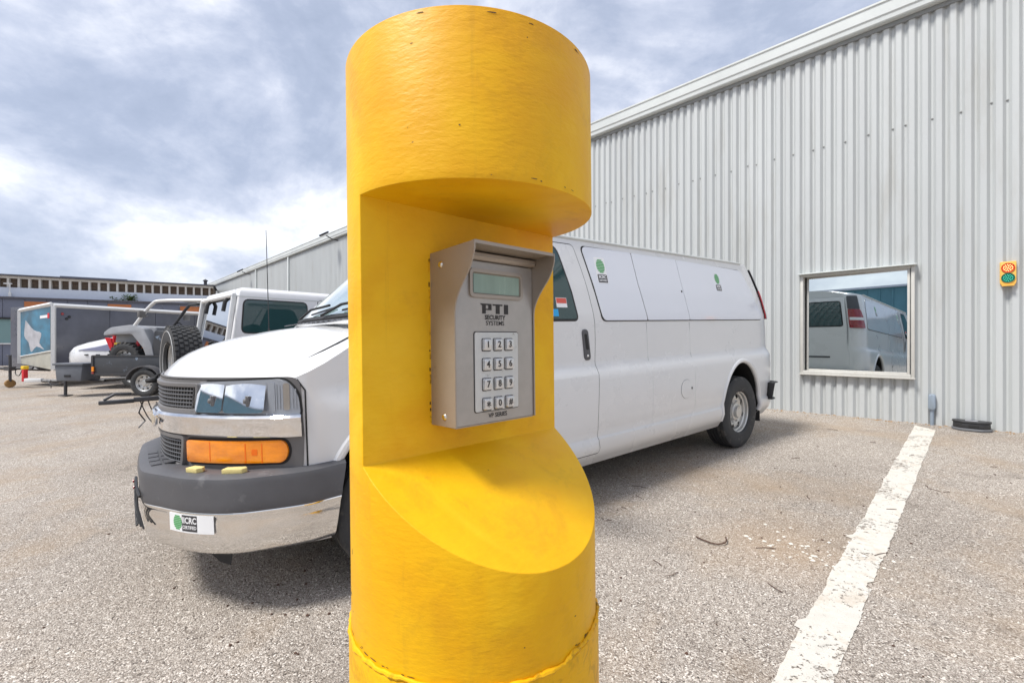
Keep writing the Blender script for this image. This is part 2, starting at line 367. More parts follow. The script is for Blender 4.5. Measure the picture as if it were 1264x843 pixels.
def text2d(body, size, align='CENTER', bold=0.):
    """outline lettering as flat triangles: list of (u,v), faces"""
    cu = bpy.data.curves.new('lettering', 'FONT'); cu.body = body; cu.size = size; cu.align_x = align; cu.align_y = 'CENTER'; cu.offset = bold; cu.resolution_u = 3
    o = bpy.data.objects.new('lettering', cu); COL.objects.link(o); bpy.context.view_layer.update()
    me = bpy.data.meshes.new_from_object(o.evaluated_get(bpy.context.evaluated_depsgraph_get()))
    vs = [(v.co.x, v.co.y) for v in me.vertices]; fs = [tuple(p.vertices) for p in me.polygons]
    bpy.data.objects.remove(o); bpy.data.curves.remove(cu); bpy.data.meshes.remove(me)
    return vs, fs
def add_text(mb, body, size, fn, off, u0, v0, sx=1., bold=0., align='CENTER', mi=0):
    vs, fs = text2d(body, size, align, bold)
    mb.add([fn(u0 + u * sx, v0 + v, off) for u, v in vs], fs, mi)
def lerp_tab(x, xs, ys):
    if x <= xs[0]: return ys[0]
    for i in range(1, len(xs)):
        if x <= xs[i]:
            t = (x - xs[i - 1]) / (xs[i] - xs[i - 1]); return ys[i - 1] + (ys[i] - ys[i - 1]) * t
    return ys[-1]
def smooth_poly(pts, k=4):
    """Catmull-Rom through points"""
    P = [Vector(p) for p in pts]; out = []
    for i in range(len(P) - 1):
        a = P[i - 1] if i else P[0] * 2 - P[1]; b = P[i]; c = P[i + 1]; d = P[i + 2] if i + 2 < len(P) else c * 2 - b
        for j in range(k):
            t = j / k; out.append(.5 * ((2 * b) + (c - a) * t + (2 * a - 5 * b + 4 * c - d) * t * t + (3 * b - a - 3 * c + d) * t ** 3))
    out.append(P[-1]); return out
YROT = Matrix.Rotation(R(-90), 4, 'X')      # lathe axis z -> +y

# ------------------------------------------------------------------ the lie of the land
WA = R(44.1)
TW = Vector((math.sin(WA), -math.cos(WA), 0)); NW = Vector((math.cos(WA), math.sin(WA), 0)); WD = 7.95
def gz(x, y):
    n = WD - (x * NW.x + y * NW.y); return .0332 * (2.79 - max(-1.5, min(n, 9.0)))
def wallp(t, z, off=0.): return NW * (WD - off) + TW * t + Vector((0, 0, z))
g = MB(); ns = [-400, -60, -1.5, 0, 3, 6, 9, 14, 40, 600]; ts = [-600, -120, -40, -10, 0, 10, 40, 120, 600]
def gp(n, t):
    p = NW * (WD - n) + TW * t; return (p.x, p.y, gz(p.x, p.y))
g.add([gp(n, t) for n in ns for t in ts], [(i * 9 + j, i * 9 + j + 1, (i + 1) * 9 + j + 1, (i + 1) * 9 + j) for i in range(len(ns) - 1) for j in range(8)])
tag(g.build('asphalt_ground', M['asphalt'], smooth=0), 'pale worn asphalt of the parking yard', kind='structure')

# painted bay stripe with ragged edges
st = MB(); L0, L1, R0, R1 = Vector((.55, 1.285)), Vector((5.135, 5.80)), Vector((.80, 1.305)), Vector((5.13, 5.51))
K = 260; va = []
for i in range(K + 1):
    t = i / K; a = L0.lerp(L1, t); b = R0.lerp(R1, t); d = (b - a)
    ja = random.uniform(-.004, .004) + .005 * math.sin(i * .31) * math.sin(i * .077) - (.03 if i in (41, 42, 43, 88, 89) else 0); jb = random.uniform(-.004, .004) + .005 * math.sin(i * .23 + 1) * math.sin(i * .11) - (.025 if i in (60, 61, 62, 104) else 0)
    for k in range(5):
        p = a + d * (k / 4) + d.normalized() * ((ja if k == 0 else 0) + (jb if k == 4 else 0)); va.append((p.x, p.y, gz(p.x, p.y) + .004))
st.add(va, [(i * 5 + k, i * 5 + k + 1, (i + 1) * 5 + k + 1, (i + 1) * 5 + k) for i in range(K) for k in range(4)])
tag(st.build('parking_stripe', M['line'], smooth=0), 'worn white parking stripe running up to the metal wall', kind='structure')

# ------------------------------------------------------------------ warehouse
WM = Matrix.Translation(wallp(0, 0)) @ Matrix(((-TW.x, -NW.x, 0), (-TW.y, -NW.y, 0), (0, 0, 1))).to_4x4()   # y outwards, z up; meshes count t rightwards
MB.flip = True
wh = thing('warehouse', 'long pale grey corrugated metal warehouse with one low window', 'building', WM)
PW = .914; RB = PW / 7; EAVE = 5.44
WX0, WX1, WZ0, WZ1 = -1.875, -.63, .705, 2.12      # hole behind the window frame
def panel_mesh(x0, cut=False):
    mb = MB(); prof = []
    for k in range(7):
        b = k * RB
        prof += [(b, 0.), (b + RB * .15, 0.), (b + RB * .37, .038), (b + RB * .78, .038)]
    prof.append((PW, 0.))
    # lap edge: last rib overlaps the next sheet
    for i in range(len(prof) - 1):
        (a, ya), (b, yb) = prof[i], prof[i + 1]
        spans = [(.06, EAVE)]
        if cut and a + x0 > WX0 - .005 and b + x0 < WX1 + .005: spans = [(.06, WZ0), (WZ1, EAVE)]
        for z0, z1 in spans:
            mb.add([(a, ya, z0), (b, yb, z0), (b, yb, z1), (a, ya, z1)], [(0, 1, 2, 3)])
    # turned lap edge
    for z0, z1 in ([(.06, WZ0), (WZ1, EAVE)] if cut and WX0 < x0 < WX1 else [(.06, EAVE)]):
        mb.add([(0, 0, z0), (-.012, .005, z0), (-.012, .005, z1), (0, 0, z1)], [(0, 1, 2, 3)])
    return mb
plain = panel_mesh(0).mesh('siding_panel', M['siding'], smooth=0, recalc=False)
X_SEAM = .202
screws = MB()
for i in range(-50, 10):
    x0 = X_SEAM + i * PW
    if x0 < -45.9: continue
    cut = x0 < WX1 and x0 + PW > WX0
    me = panel_mesh(x0, True).mesh('siding_panel', M['siding'], smooth=0, recalc=False) if cut else plain
    o = link_mesh('siding_panel', me, wh, (-x0, 0.0015 * (i % 2), 0))
    if x0 > -14:
        for z in (4.01,):
            for k in (0, 2, 4, 6):
                q = x0 + k * RB + RB * .075
                screws.lathe([(.0, .010), (.007, .010), (.008, .003), (.013, .002), (.013, 0)], Matrix.Translation((q, .004, z + .008 * ((k * 7 + i) % 3 - 1))) @ YROT, n=6)
tag(screws.build('screw_heads', M['screw_grey'], wh, smooth=0), kind='stuff')
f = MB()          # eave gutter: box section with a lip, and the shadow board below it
A0, A1 = -46.0, 9.4
sec = [(.0, 5.43), (.13, 5.43), (.145, 5.445), (.15, 5.50), (.165, 5.52), (.17, 5.66), (.185, 5.675), (.185, 5.70), (.16, 5.70), (.15, 5.66), (0, 5.66)]
f.add([(A0, y, z) for y, z in sec] + [(A1, y, z) for y, z in sec], [(i, (i + 1) % 11, 11 + (i + 1) % 11, 11 + i) for i in range(11)] + [tuple(range(11)), tuple(range(21, 10, -1))])
f.build('eave_gutter', M['fascia'], wh, smooth=20)
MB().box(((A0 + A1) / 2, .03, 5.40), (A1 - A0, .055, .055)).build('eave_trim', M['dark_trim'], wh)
MB().box(((A0 + A1) / 2, .022, .075), (A1 - A0, .06, .03)).build('base_trim', M['white_trim'], wh, bevel=.004)
MB().box(((A0 + A1) / 2, -.06, .02), (A1 - A0, .18, .08)).build('base_slab', M['dark_trim'], wh)
bod = MB()        # roof and the other walls
bod.add([(A0, -.02, 5.66), (A1, -.02, 5.66), (A1, -9, 7.3), (A0, -9, 7.3), (A1, -18, 5.66), (A0, -18, 5.66)], [(0, 1, 2, 3), (3, 2, 4, 5)])
bod.add([(A0, -.02, -.3), (A0, -.02, 5.66), (A0, -9, 7.3), (A0, -18, 5.66), (A0, -18, -.3)], [(0, 1, 2, 3, 4)])
bod.add([(A1, -.02, -.3), (A1, -.02, 5.66), (A1, -9, 7.3), (A1, -18, 5.66), (A1, -18, -.3)], [(4, 3, 2, 1, 0)])
bod.add([(A0, -18, -.3), (A0, -18, 5.66), (A1, -18, 5.66), (A1, -18, -.3)], [(0, 1, 2, 3)])
bod.build('roof', M['fascia'], wh, smooth=0)
for t in (-24.3, -29.9):
    d = MB(); d.box((t, .08, 2.75), (.11, .09, 5.3)); d.build('downspout', M['fascia'], wh, bevel=.01)
# window
wf = MB()
fx0, fx1, fz0, fz1 = -1.898, -.605, .680, 2.146
for c, d in (((fx0 + .02, .025, (fz0 + fz1) / 2), (.04, .11, fz1 - fz0)), ((fx1 - .018, .025, (fz0 + fz1) / 2), (.036, .11, fz1 - fz0)),
             (((fx0 + fx1) / 2, .026, fz1 - .016), (fx1 - fx0 - .076, .112, .032)), (((fx0 + fx1) / 2, .028, fz0 + .022), (fx1 - fx0 - .076, .116, .044))): wf.box(c, d)
win = wf.build('window', M['white_trim'], wh, bevel=.004)
PANE_YAW, PANE_PITCH = -5.0, .5
pane = MB(); pane.box((0, 0, 0), (1.16, .010, 1.365)); pane = pane.build('pane', M['mirror_glass'], win)
pane.location = (1.245, .010, 1.418); pane.rotation_euler = (R(PANE_PITCH), 0, R(PANE_YAW))
sash = MB()
for c, d in (((-.582, 0, 0), (.026, .03, 1.40)), ((.582, 0, 0), (.026, .03, 1.40)), ((0, .0005, .684), (1.136, .029, .026)), ((0, .0005, -.684), (1.136, .029, .026))): sash.box(c, d)
sash = sash.build('frame', M['white_trim'], win, bevel=.003); sash.location = pane.location; sash.rotation_euler = pane.rotation_euler
head = MB(); head.box((-1.2515, .06, 2.155), (1.34, .16, .016)); head.build('head_flashing', M['fascia'], win, bevel=.003)
sill = MB(); sill.box((-1.2515, .055, .671), (1.31, .125, .018)); sill.build('sill', M['white_trim'], win, bevel=.004)
back = MB(); back.box((-1.25, -.30, 1.42), (1.4, .02, 1.6)); back.build('reveal', M['dark_trim'], win)

# floodlights under the eave
def floodlight(t, z, label):
    m = WM @ Matrix.Translation((-t, .19, z)); o = thing('floodlight', label, 'floodlight', m, 'floodlights under the warehouse eave')
    a = MB(); a.tube([(0, -.19, -.1), (0, .1, -.08), (0, .32, .03)], .022); a.build('arm', M['alu_dark'], o)
    rt = Matrix.Rotation(R(-32), 3, 'X')
    b = MB(); b.box((0, .42, .08), (.34, .30, .07), rt); h = b.build('lamp_head', M['alu_dark'], o, bevel=.012)
    c = MB(); c.box((0, .40, .042), (.28, .24, .012), rt); c.build('lens', M['clear_lens'], h)
floodlight(-18.5, 5.42, 'black floodlight under the warehouse eave just left of the yellow bollard')
floodlight(-31.2, 5.36, 'small distant floodlight under the warehouse eave above the white jeep roof')

# signal light on the wall
sg = thing('signal_light', 'yellow two-lamp signal box with red lit above green on the metal wall', 'signal light', WM @ Matrix.Translation((-.215, .028, 1.81)))
b = MB(); b.prism(rounded([(-.066, .03), (-.05, 0), (.05, 0), (.066, .03), (.066, .28), (-.066, .28)], .012), lambda u, v, k: (u, k, v), 0, .055); b.build('case', M['signal'], sg, bevel=.004)
for zc_, dk, lt, nm in ((.205, 'red_led_dark', 'red_led', 'red_lamp'), (.088, 'green_led_dark', 'green_led', 'green_lamp')):
    b = MB(); b.lathe([(0, .004), (.048, .004), (.052, .010), (.056, .010), (.056, 0)], Matrix.Translation((0, .055, zc_)) @ YROT, n=24); lp = b.build(nm, M[dk], sg)
    b = MB()
    for q, rr in ((0, 0), (1, .019), (2, .036)):
        for k in range(max(1, q * 6)):
            an = 2 * PI * k / max(1, q * 6) + q * .3; b.lathe([(0, .006), (.0045, .005), (.0065, 0)], Matrix.Translation((rr * math.cos(an), .058, zc_ + rr * math.sin(an))) @ YROT, n=7)
    b.build('led_cluster', M[lt], lp)
b = MB(); b.box((0, .05, -.004), (.10, .07, .008)); b.build('lower_lip', M['signal'], sg, bevel=.002)

# conduit box
cb = thing('conduit_box', 'grey conduit with rounded junction box at the foot of the metal wall', 'conduit', WM @ Matrix.Translation((.44, .065, .085)))
b = MB(); b.tube([(0, 0, 0), (0, 0, .215)], .020, 12); b.build('pipe', M['box_grey'], cb)
b = MB(); b.prism(rounded([(-.036, .20), (.036, .20), (.036, .40), (-.036, .40)], .034), lambda u, v, k: (u, k, v), -.03, .035); bx = b.build('box', M['box_grey'], cb, bevel=.006)
b = MB(); b.prism(rounded([(-.030, .208), (.030, .208), (.030, .392), (-.030, .392)], .028), lambda u, v, k: (u, k, v), .035, .042); b.build('cover', M['box_grey'], bx, bevel=.003)
b = MB(); b.lathe([(0, .004), (.005, .003), (.006, 0)], Matrix.Translation((0, .042, .385)) @ YROT, n=8); b.build('screw', M['dark_trim'], bx)
b = MB(); b.tube([(0, 0, .19), (0, 0, .205)], .028, 12); b.build('collar', M['box_grey'], cb)

# bait station
bs = thing('bait_station', 'low black plastic bait station on the ground against the metal wall', 'bait station', WM @ Matrix.Translation((.085, .17, gz(*wallp(-.085, 0, .17)[:2]) + .002)))
def dshape(k, e=0.): return rounded([(-.165 - e, -.10 - e), (.165 + e, -.10 - e), (.165 + e, .02), (.09, .10 + e), (-.09, .10 + e), (-.165 - e, .02)], .03)
b = MB(); b.prism(dshape(0, .010), lambda u, v, k: (u, v, k), 0, .028); b.build('base', M['bait_rim'], bs, bevel=.006)
b = MB(); b.prism(dshape(0), lambda u, v, k: (u * (1 - k * .3), v * (1 - k * .3), k), .028, .10); b.build('body', M['bait'], bs, bevel=.008)
b = MB(); b.prism(dshape(0, .006), lambda u, v, k: (u, v, k), .092, .112); ld = b.build('lid', M['bait'], bs, bevel=.007)
b = MB(); b.box((0, 0, .1135), (.11, .05, .003)); b.build('sticker', M['grey_graphic'], ld)
b = MB(); b.box((.02, .096, .06), (.085, .02, .026)); b.build('opening', M['gap'], bs)

MB.flip = False
# ------------------------------------------------------------------ yellow bollard
CB = Vector((-.0526, .6208, EYE)); BA = R(47.3)
BF = Matrix(((math.cos(BA), math.sin(BA), 0), (-math.sin(BA), math.cos(BA), 0), (0, 0, 1))).to_4x4()   # x = out of the flat, y = along it to the right
BM = Matrix.Translation(CB) @ Matrix.Rotation(R(-.6), 4, 'Y') @ BF                                    # origin at eye height on the axis
BASE = gz(CB.x, CB.y) - EYE - .03
bo = thing('bollard', 'thick yellow steel post with a notch cut out for a keypad', 'bollard', BM @ Matrix.Translation((0, 0, BASE)))
RB_ = .1605; ZT, ZU, ZL, ZS = .3405, .165, -.137, -.248
def bol():
    """half-height rings; the notch removes the half in front of the flat"""
    mb = MB(); n = 192; hgt = lambda z: z - BASE
    cy = MB(); cy.lathe([(RB_, 0), (RB_, hgt(-.30)), (RB_, hgt(ZL - .012)), (RB_, hgt(ZU + .012)), (RB_, hgt(ZT))], n=n)
    cy.add([], []); cy.f += [tuple(range(n - 1, -1, -1)), tuple(range(4 * n, 5 * n))]; cy.m += [0, 0]
    me = cy.mesh('post', M['yellow'], smooth=0)
    o = bpy.data.objects.new('post', me); COL.objects.link(o)
    c = MB(); m1 = math.tan(0)  # wedge
    slope = (ZS - ZL) / RB_
    far = .3
    e0 = RB_ * math.sin(PI / n)
    poly = [(e0, ZU), (far, ZU), (far, ZL + slope * far), (e0, ZL + slope * e0)]
    c.prism(poly, lambda u, v, k: (u, k, hgt(v)), -.3, .3); co = c.build('cut', M['yellow'], smooth=0)
    md = o.modifiers.new('cut', 'BOOLEAN'); md.object = co; md.operation = 'DIFFERENCE'; md.solver = 'EXACT'
    bpy.context.view_layer.update()
    res = bpy.data.meshes.new_from_object(o.evaluated_get(bpy.context.evaluated_depsgraph_get()))
    bpy.data.objects.remove(o); bpy.data.objects.remove(co)
    bm = bmesh.new(); bm.from_mesh(res)
    bmesh.ops.remove_doubles(bm, verts=bm.verts, dist=1e-5)
    es = [e for e in bm.edges if len(e.link_faces) == 2 and e.calc_face_angle() > R(20)]
    bmesh.ops.bevel(bm, geom=es, offset=.0035, segments=3, profile=.5, affect='EDGES', clamp_overlap=True)
    bm.to_mesh(res); bm.free()
    res.materials.clear(); res.materials.append(M['yellow'])
    res.polygons.foreach_set('use_smooth', [True] * len(res.polygons)); res.set_sharp_from_angle(angle=R(28))
    return link_mesh('post', res, bo)
bol()
b = MB(); zs = -.352 - BASE
b.lathe([(.1600, zs - .0), (.1628, zs - .002), (.1636, zs - .005), (.1636, 0), (.1600, 0)], n=128); b.build('sleeve', M['yellow'], bo)
b = MB(); ring = []; rr = []
for k in range(220):
    a = 2 * PI * k / 220; q = .1618 + random.uniform(-.0008, .0008); ring.append((q * math.cos(a), q * math.sin(a), zs + .001 + .0020 * math.sin(k * .11) + .0008 * math.sin(k * .57) + random.uniform(-.0006, .0006))); rr.append(.0026 + .0006 * math.sin(k * .83) + random.uniform(-.0004, .0005))
b.tube(ring, rr, 8, closed=True); b.build('weld_bead', M['yellow'], bo)

# bare flakes where the paint has broken along the rims and the weld
b = MB()
def flake(th, r, z, w_, h_, tilt=0.):
    n = 7; pts = []
    for j in range(n):
        a = 2 * PI * j / n; q = random.uniform(.5, 1.2); u = w_ * q * math.cos(a); v = h_ * q * math.sin(a); t_ = th + u / r; pts.append((r * math.cos(t_), r * math.sin(t_), z + v - BASE))
    b.add(pts, [tuple(range(n))])
for k in range(8):
    th = random.uniform(-.75, 1.25); d = random.random()
    flake(th, RB_ + .0003, ZU + .0040 + abs(random.gauss(0, .0012)), random.uniform(.001, .006), random.uniform(.0004, .0011))
for k in range(6): flake(random.uniform(1.15, 1.32), RB_ + .0003, ZU + .005 + random.uniform(0, .007), random.uniform(.001, .003), random.uniform(.0006, .002))
for k in range(5): flake(random.uniform(-2.2, .9), RB_ + .0003, ZT - .0045 - abs(random.gauss(0, .0014)), random.uniform(.002, .007), random.uniform(.0004, .0012))
for k in range(30):
    th = random.uniform(.1, 1.3) if k % 3 else random.uniform(-2., -.9); flake(th, RB_ + .0004, -.352 + .0052 + abs(random.gauss(0, .0015)), random.uniform(.002, .007), random.uniform(.0005, .0011))
for k in range(9): flake(random.uniform(.9, 1.45), RB_ + .0003, -.352 + random.uniform(.01, .06), random.uniform(.0006, .0012), random.uniform(.003, .008))
for k in range(7): flake(random.uniform(-1.5, 1.3), RB_ + .0003, random.uniform(-.33, .33) if 0 else random.choice((random.uniform(.19, .33), random.uniform(-.34, -.26))), random.uniform(.0006, .002), random.uniform(.0006, .002))
tag(b.build('paint_chips', M['bare_steel'], bo, smooth=0, recalc=False), kind='stuff')
# keypad on the flat
KZ = -.1035
kp = thing('keypad', 'tan metal access keypad with hood, screen and twelve keys on the yellow post', 'keypad', BM @ Matrix.Translation((0, 0, KZ)))
kz = lambda z: z - KZ
KL, KR, KD, KO = -.0695, .0640, .054, .0925
side = [(0, -.1035), (KD, -.1020), (KD, .030)] + [tuple(p) for p in smooth_poly([(KD, .036), (.0565, .047), (.064, .060), (.073, .071), (.082, .081), (.089, .093), (KO, .104), (KO, .1135)], 4)] + [(.070, .1120), (0, .1105)]
hs = MB()
for y0, y1 in ((KL, KL + .0018), (KR - .0018, KR)): hs.prism(side, lambda u, v, k: (u, k, kz(v)), y0, y1)
hs.build('side_wing', M['tan_steel'], kp, smooth=20)
tp = MB(); tp.prism([(.0, .1085), (.088, .1112), (.0905, .1100), (.0922, .1100), (.0922, .1140), (.0, .1112)], lambda u, v, k: (u, k, kz(v)), KL + .0019, KR - .0019); tp.build('hood', M['tan_steel'], kp, smooth=20)
tb = MB(); tb.box((KD / 2 - .001, (KL + KR) / 2, kz(-.1026)), (KD - .004, KR - KL - .004, .0016)); tb.build('bottom_plate', M['tan_steel'], kp)
def kf(u, v, k): return (KD - .0022 + k, u, kz(v))
pl = patch(rect(KL + .0024, -.1012, KR - .0024, .0985, .0015), kf, 0, .004); pl = pl.build('face_plate', M['plate_steel'], kp)
ul = MB(); ul.prism([(.040, .0995), (KD + .004, .0995), (KD + .006, .1035), (KD + .006, .1082), (.040, .1082)], lambda u, v, k: (u, k, kz(v)), KL + .0026, KR - .0026); ul.build('upper_lip', M['tan_steel'], kp, smooth=20, bevel=.0008)
# screen
def ringpatch(o, i, off0, off1, name, m, par):
    mb = MB(); n = len(o)
    vs = [kf(u, v, -.001) for u, v in o] + [kf(u, v, off1) for u, v in [(a[0] * .93 + c[0] * .07, a[1] * .93 + c[1] * .07) for a, c in zip(o, i)]] + [kf(u, v, off1) for u, v in [(a[0] * .3 + c[0] * .7, a[1] * .3 + c[1] * .7) for a, c in zip(o, i)]] + [kf(u, v, off0) for u, v in i]
    mb.add(vs, [(r * n + k, r * n + (k + 1) % n, (r + 1) * n + (k + 1) % n, (r + 1) * n + k) for r in range(3) for k in range(n)])
    return mb.build(name, m, par, smooth=50)
so = rect(-.0470, .0535, .0425, .0900, .007); si = rect(-.0405, .0602, .0363, .0828, .002)
bz = ringpatch(so, si, -.0015, .0028, 'screen_bezel', M['tan_steel'], kp)
patch(rect(-.0408, .0598, .0368, .0832), kf, .0006, .001).build('screen', M['lcd'], bz)
patch(rect(-.0410, .0596, -.0402, .0834), kf, .0012, .001).build('screen_edge', M['print'], bz)
# brand print
lt = MB()
def pf(u, v, k): return kf(-.0284 + u * .0470, .0470 + (v - 1) * .0124, k)
P_ = [[(-.02, 1.), (.37, 1.), (.37, .84), (.02, .84)], [(.05, .84), (.17, .84), (.17, 0), (.05, 0)], [(.26, .84), (.37, .84), (.37, .36), (.26, .36)], [(.17, .50), (.26, .50), (.26, .36), (.17, .36)],
      [(.41, 1.), (.76, 1.), (.76, .84), (.41, .84)], [(.52, .84), (.66, .84), (.66, 0), (.52, 0)], [(.82, 1.), (.97, 1.), (.97, 0), (.82, 0)]]
for q in P_: lt.prism(q, pf, 0, .0004)
lt.build('logo_lettering', M['print'], pl, smooth=0)
for tx, v0, bw, u0, sx in (('SECURITY', .0298, .00026, -.0052, .98), ('SYSTEMS', .0226, .00008, -.0052, 1.02), ('VP SERIES', -.0935, .00016, -.002, .96)):
    lt = MB(); add_text(lt, tx, .0078, kf, .0004, u0, v0, sx, bw); lt.build('lettering', M['print'], pl, smooth=0)
# key panel
ko = rect(-.0392, -.0868, .0330, .0112, .003)
patch(rect(-.0404, -.0880, .0342, .0124, .004), kf, .0003, .001).build('panel_gasket', M['print'], kp)
kpan = patch(ko, kf, .0014, .002).build('key_panel', M['pad_steel'], kp)
km = MB(); km.prism(rect(-.0070, -.0078, .0070, .0078, .002), lambda u, v, k: (k, u * (1 - (.14 if k > 0 else 0)), v * (1 - (.14 if k > 0 else 0))), -.001, .0042); km = km.mesh('key', M['key_steel'], bevel=.0008, segs=2)
ks = MB(); ks.prism(rect(-.0074, -.0084, .0074, .0080, .002), lambda u, v, k: (k, u, v), 0, .0004); ks = ks.mesh('key_socket', M['print'], smooth=0)
for i, ch in enumerate('123456789*0#'):
    u = -.0212 + (i % 3) * .0186; v = -.0042 - (i // 3) * .0246
    k_ = link_mesh('key', km, kpan, kf(u, v, .0015)); link_mesh('key_socket', ks, kpan, kf(u, v, .0014))
    t_ = MB(); add_text(t_, ch, .0115 if ch != '*' else .016, lambda a, b_, k: (.00455 + k, a, b_), .0, -.0002 - .0, 0 if ch != '*' else -.003, .95, .00022)
    t_.build('key_number', M['print'], kpan, smooth=0).location = kf(u, v, .0015)
for z_ in (.094, -.091):
    s_ = MB(); s_.lathe([(0, .0022), (.0030, .0018), (.0042, 0)], Matrix.Translation((.026 if z_ > 0 else .031, KL, kz(z_))) @ Matrix.Rotation(R(90), 4, 'X'), n=14); s_.build('screw', M['screw'], kp)
cv = MB()           # torn sealant along the wall edge
for k in range(26):
    z = -.10 + .205 * k / 25 + random.uniform(-.003, .003); 
    if random.random() < .7: cv.box((.0012, KL - .0010 - random.random() * .0008, kz(z)), (.003, .002, random.uniform(.004, .009)))
cv.build('sealant', M['yellow'], kp)

# ------------------------------------------------------------------ white van
VA, VR = R(51.6), R(1.9)
vx = Vector((-math.sin(VA) * math.cos(VR), -math.cos(VA) * math.cos(VR), -math.sin(VR))); vy = Vector((math.cos(VA), -math.sin(VA), 0)); vz = vx.cross(vy)
VM = Matrix.Translation((1.8117, 5.6519, 0)) @ Matrix((vx, vy, vz)).transposed().to_4x4()     # x to the nose, y to the driver's side, z up; origin under the rear axle
van = thing('van', 'long white panel van backed up to the wall behind the yellow post', 'van', VM)
YZ = ([.28, .33, .36, .42, .485, .495, .505, .56, .65, .75, .85, .93, .98, 1.01, 1.05, 1.08, 1.2, 1.38, 1.43, 1.65, 1.90, 2.00, 2.05], [.915, .955, .978, 1.002, .996, .988, .984, .993, 1.000, 1.004, 1.005, 1.004, 1.000, .985, .960, .956, .955, .951, .946, .905, .848, .824, .811])
def ys(z): return lerp_tab(z, *YZ)
FCP = smooth_poly([(0, 4.848), (.2, 4.832), (.35, 4.79), (.5, 4.713), (.62, 4.635), (.73, 4.55), (.82, 4.46), (.885, 4.39), (.925, 4.32), (.955, 4.2), (.975, 4.05), (.99, 3.88), (1.0, 3.70)], 6)
def curve_fn(P):
    P = [Vector(p) for p in P]; s = [0]
    for a, b in zip(P, P[1:]): s.append(s[-1] + (b - a).length)
    def at(q):
        sg_ = 1 if q >= 0 else -1; q = abs(q); q = min(q, s[-1] - 1e-6); i = 0
        while s[i + 1] < q: i += 1
        t = (q - s[i]) / (s[i + 1] - s[i]); p = P[i].lerp(P[i + 1], t)
        j = max(0, i - 1); k = min(len(P) - 1, i + 2); d = (P[k] - P[j]).normalized()
        return p.x * sg_, p.y, -d.y * sg_, d.x       # y, x, normal y, normal x
    at.len = s[-1]; return at
fc = curve_fn(FCP)
def front(s, z, off):
    y, x, ny, nx = fc(s); return (x + nx * off, y + ny * off, z)
def wfront(x): 
    for a, b in zip(FCP, FCP[1:]):
        if b.y <= x <= a.y or (x > a.y): 
            t = 0 if a.y == b.y else max(0, min(1, (a.y - x) / (a.y - b.y))); return a.x + (b.x - a.x) * t
    return 1.
def zedge(x): return lerp_tab(x, [3.95, 4.07, 4.2, 4.33, 4.45, 4.6, 4.848], [1.345, 1.275, 1.195, 1.13, 1.10, 1.10, 1.105])
def zcen(x): return lerp_tab(x, [3.95, 4.0, 4.25, 4.435, 4.56, 4.69, 4.77, 4.82, 4.848], [1.405, 1.40, 1.371, 1.333, 1.303, 1.258, 1.205, 1.155, 1.115])
def ztop(x):
    if x >= 3.95: return zedge(x)
    return lerp_tab(x, [3.22, 3.93], [2.03, 1.40]) if x > 3.22 else 2.03
def crown(x, q):
    q = abs(q)
    if x >= 3.95: return (zcen(x) - zedge(x)) * (1 - q ** 3)
    return (.10 if x < 3.0 else .055) * (1 - q ** 2.4)
def hoodz(x, y): return zedge(x) + crown(x, y / (wfront(x) * .982))
def ysx(x, z):
    wd = wfront(x) if x > 3.7 else 1.
    k = max(0, min(1, (x - 4.0) / .3)); y = ys(z); y = y + (1.0 - y) * k if z > .45 else y
    y *= wd
    if x < -.70:
        t = min(1, (-.70 - x) / .30); y -= .20 * (1 - math.sqrt(max(0, 1 - t * t)))
    return y
def rearx(x, z):
    k = max(0, min(1, (-.2 - x) / .5)); return x + k * .20 * max(0, (z - 1.40) / .65) ** 1.6
def sidep(x, z, off): 
    return (rearx(x, z), ysx(x, z) + off * .96, z + off * (.28 if z > 1.4 else 0))
body = MB()
ws_ = [.04, .12, .2, .3, .4, .5, .6, .68, .75, .81, .86, .895, .915, .935, .952, .965, .976]
def xw(wv):
    for a, b in zip(FCP, FCP[1:]):
        if a.x <= wv <= b.x: return a.y + (b.y - a.y) * (wv - a.x) / (b.x - a.x)
xs_ = [xw(q) for q in ws_] + [3.95, 3.92, 3.75, 3.55, 3.35, 3.22, 3.10, 2.9, 2.5, 2.0, 1.5, 1.0, .5, .2, -.1, -.4, -.6, -.70, -.76, -.82, -.87, -.92, -.96, -.985, -.997, -1.0]
rings = []
for x in xs_:
    zt = ztop(x); h = [(.28, 0)] + [(z, ysx(x, z)) for z in [.28, .33, .36, .42, .485, .495, .505, .56, .65, .75, .85, .93, .98, 1.01, 1.05, 1.08]]
    for t in (.06, .2, .38, .55, .7, .85, .95, 1): z = 1.08 + (zt - 1.08) * t; h.append((z, ysx(x, z)))
    ye = h[-1][1]
    for q in (.985, .96, .92, .86, .75, .6, .4, .2, 0): h.append((zt + crown(x, q), ye * q))
    ring = [(rearx(x, z), y, z) for z, y in h] + [(rearx(x, z), -y, z) for z, y in reversed(h[1:-1])]
    rings.append(ring)
n_ = len(rings[0]); body.add([p for r in rings for p in r], [(i * n_ + j, i * n_ + (j + 1) % n_, (i + 1) * n_ + (j + 1) % n_, (i + 1) * n_ + j) for i in range(len(rings) - 1) for j in range(n_)] + [tuple(range(n_)), tuple((len(rings) - 1) * n_ + j for j in range(n_ - 1, -1, -1))])
bobj = body.build('body', M['van_white'], None)
RAX, FAX = -.10, 3.80
cut = MB()
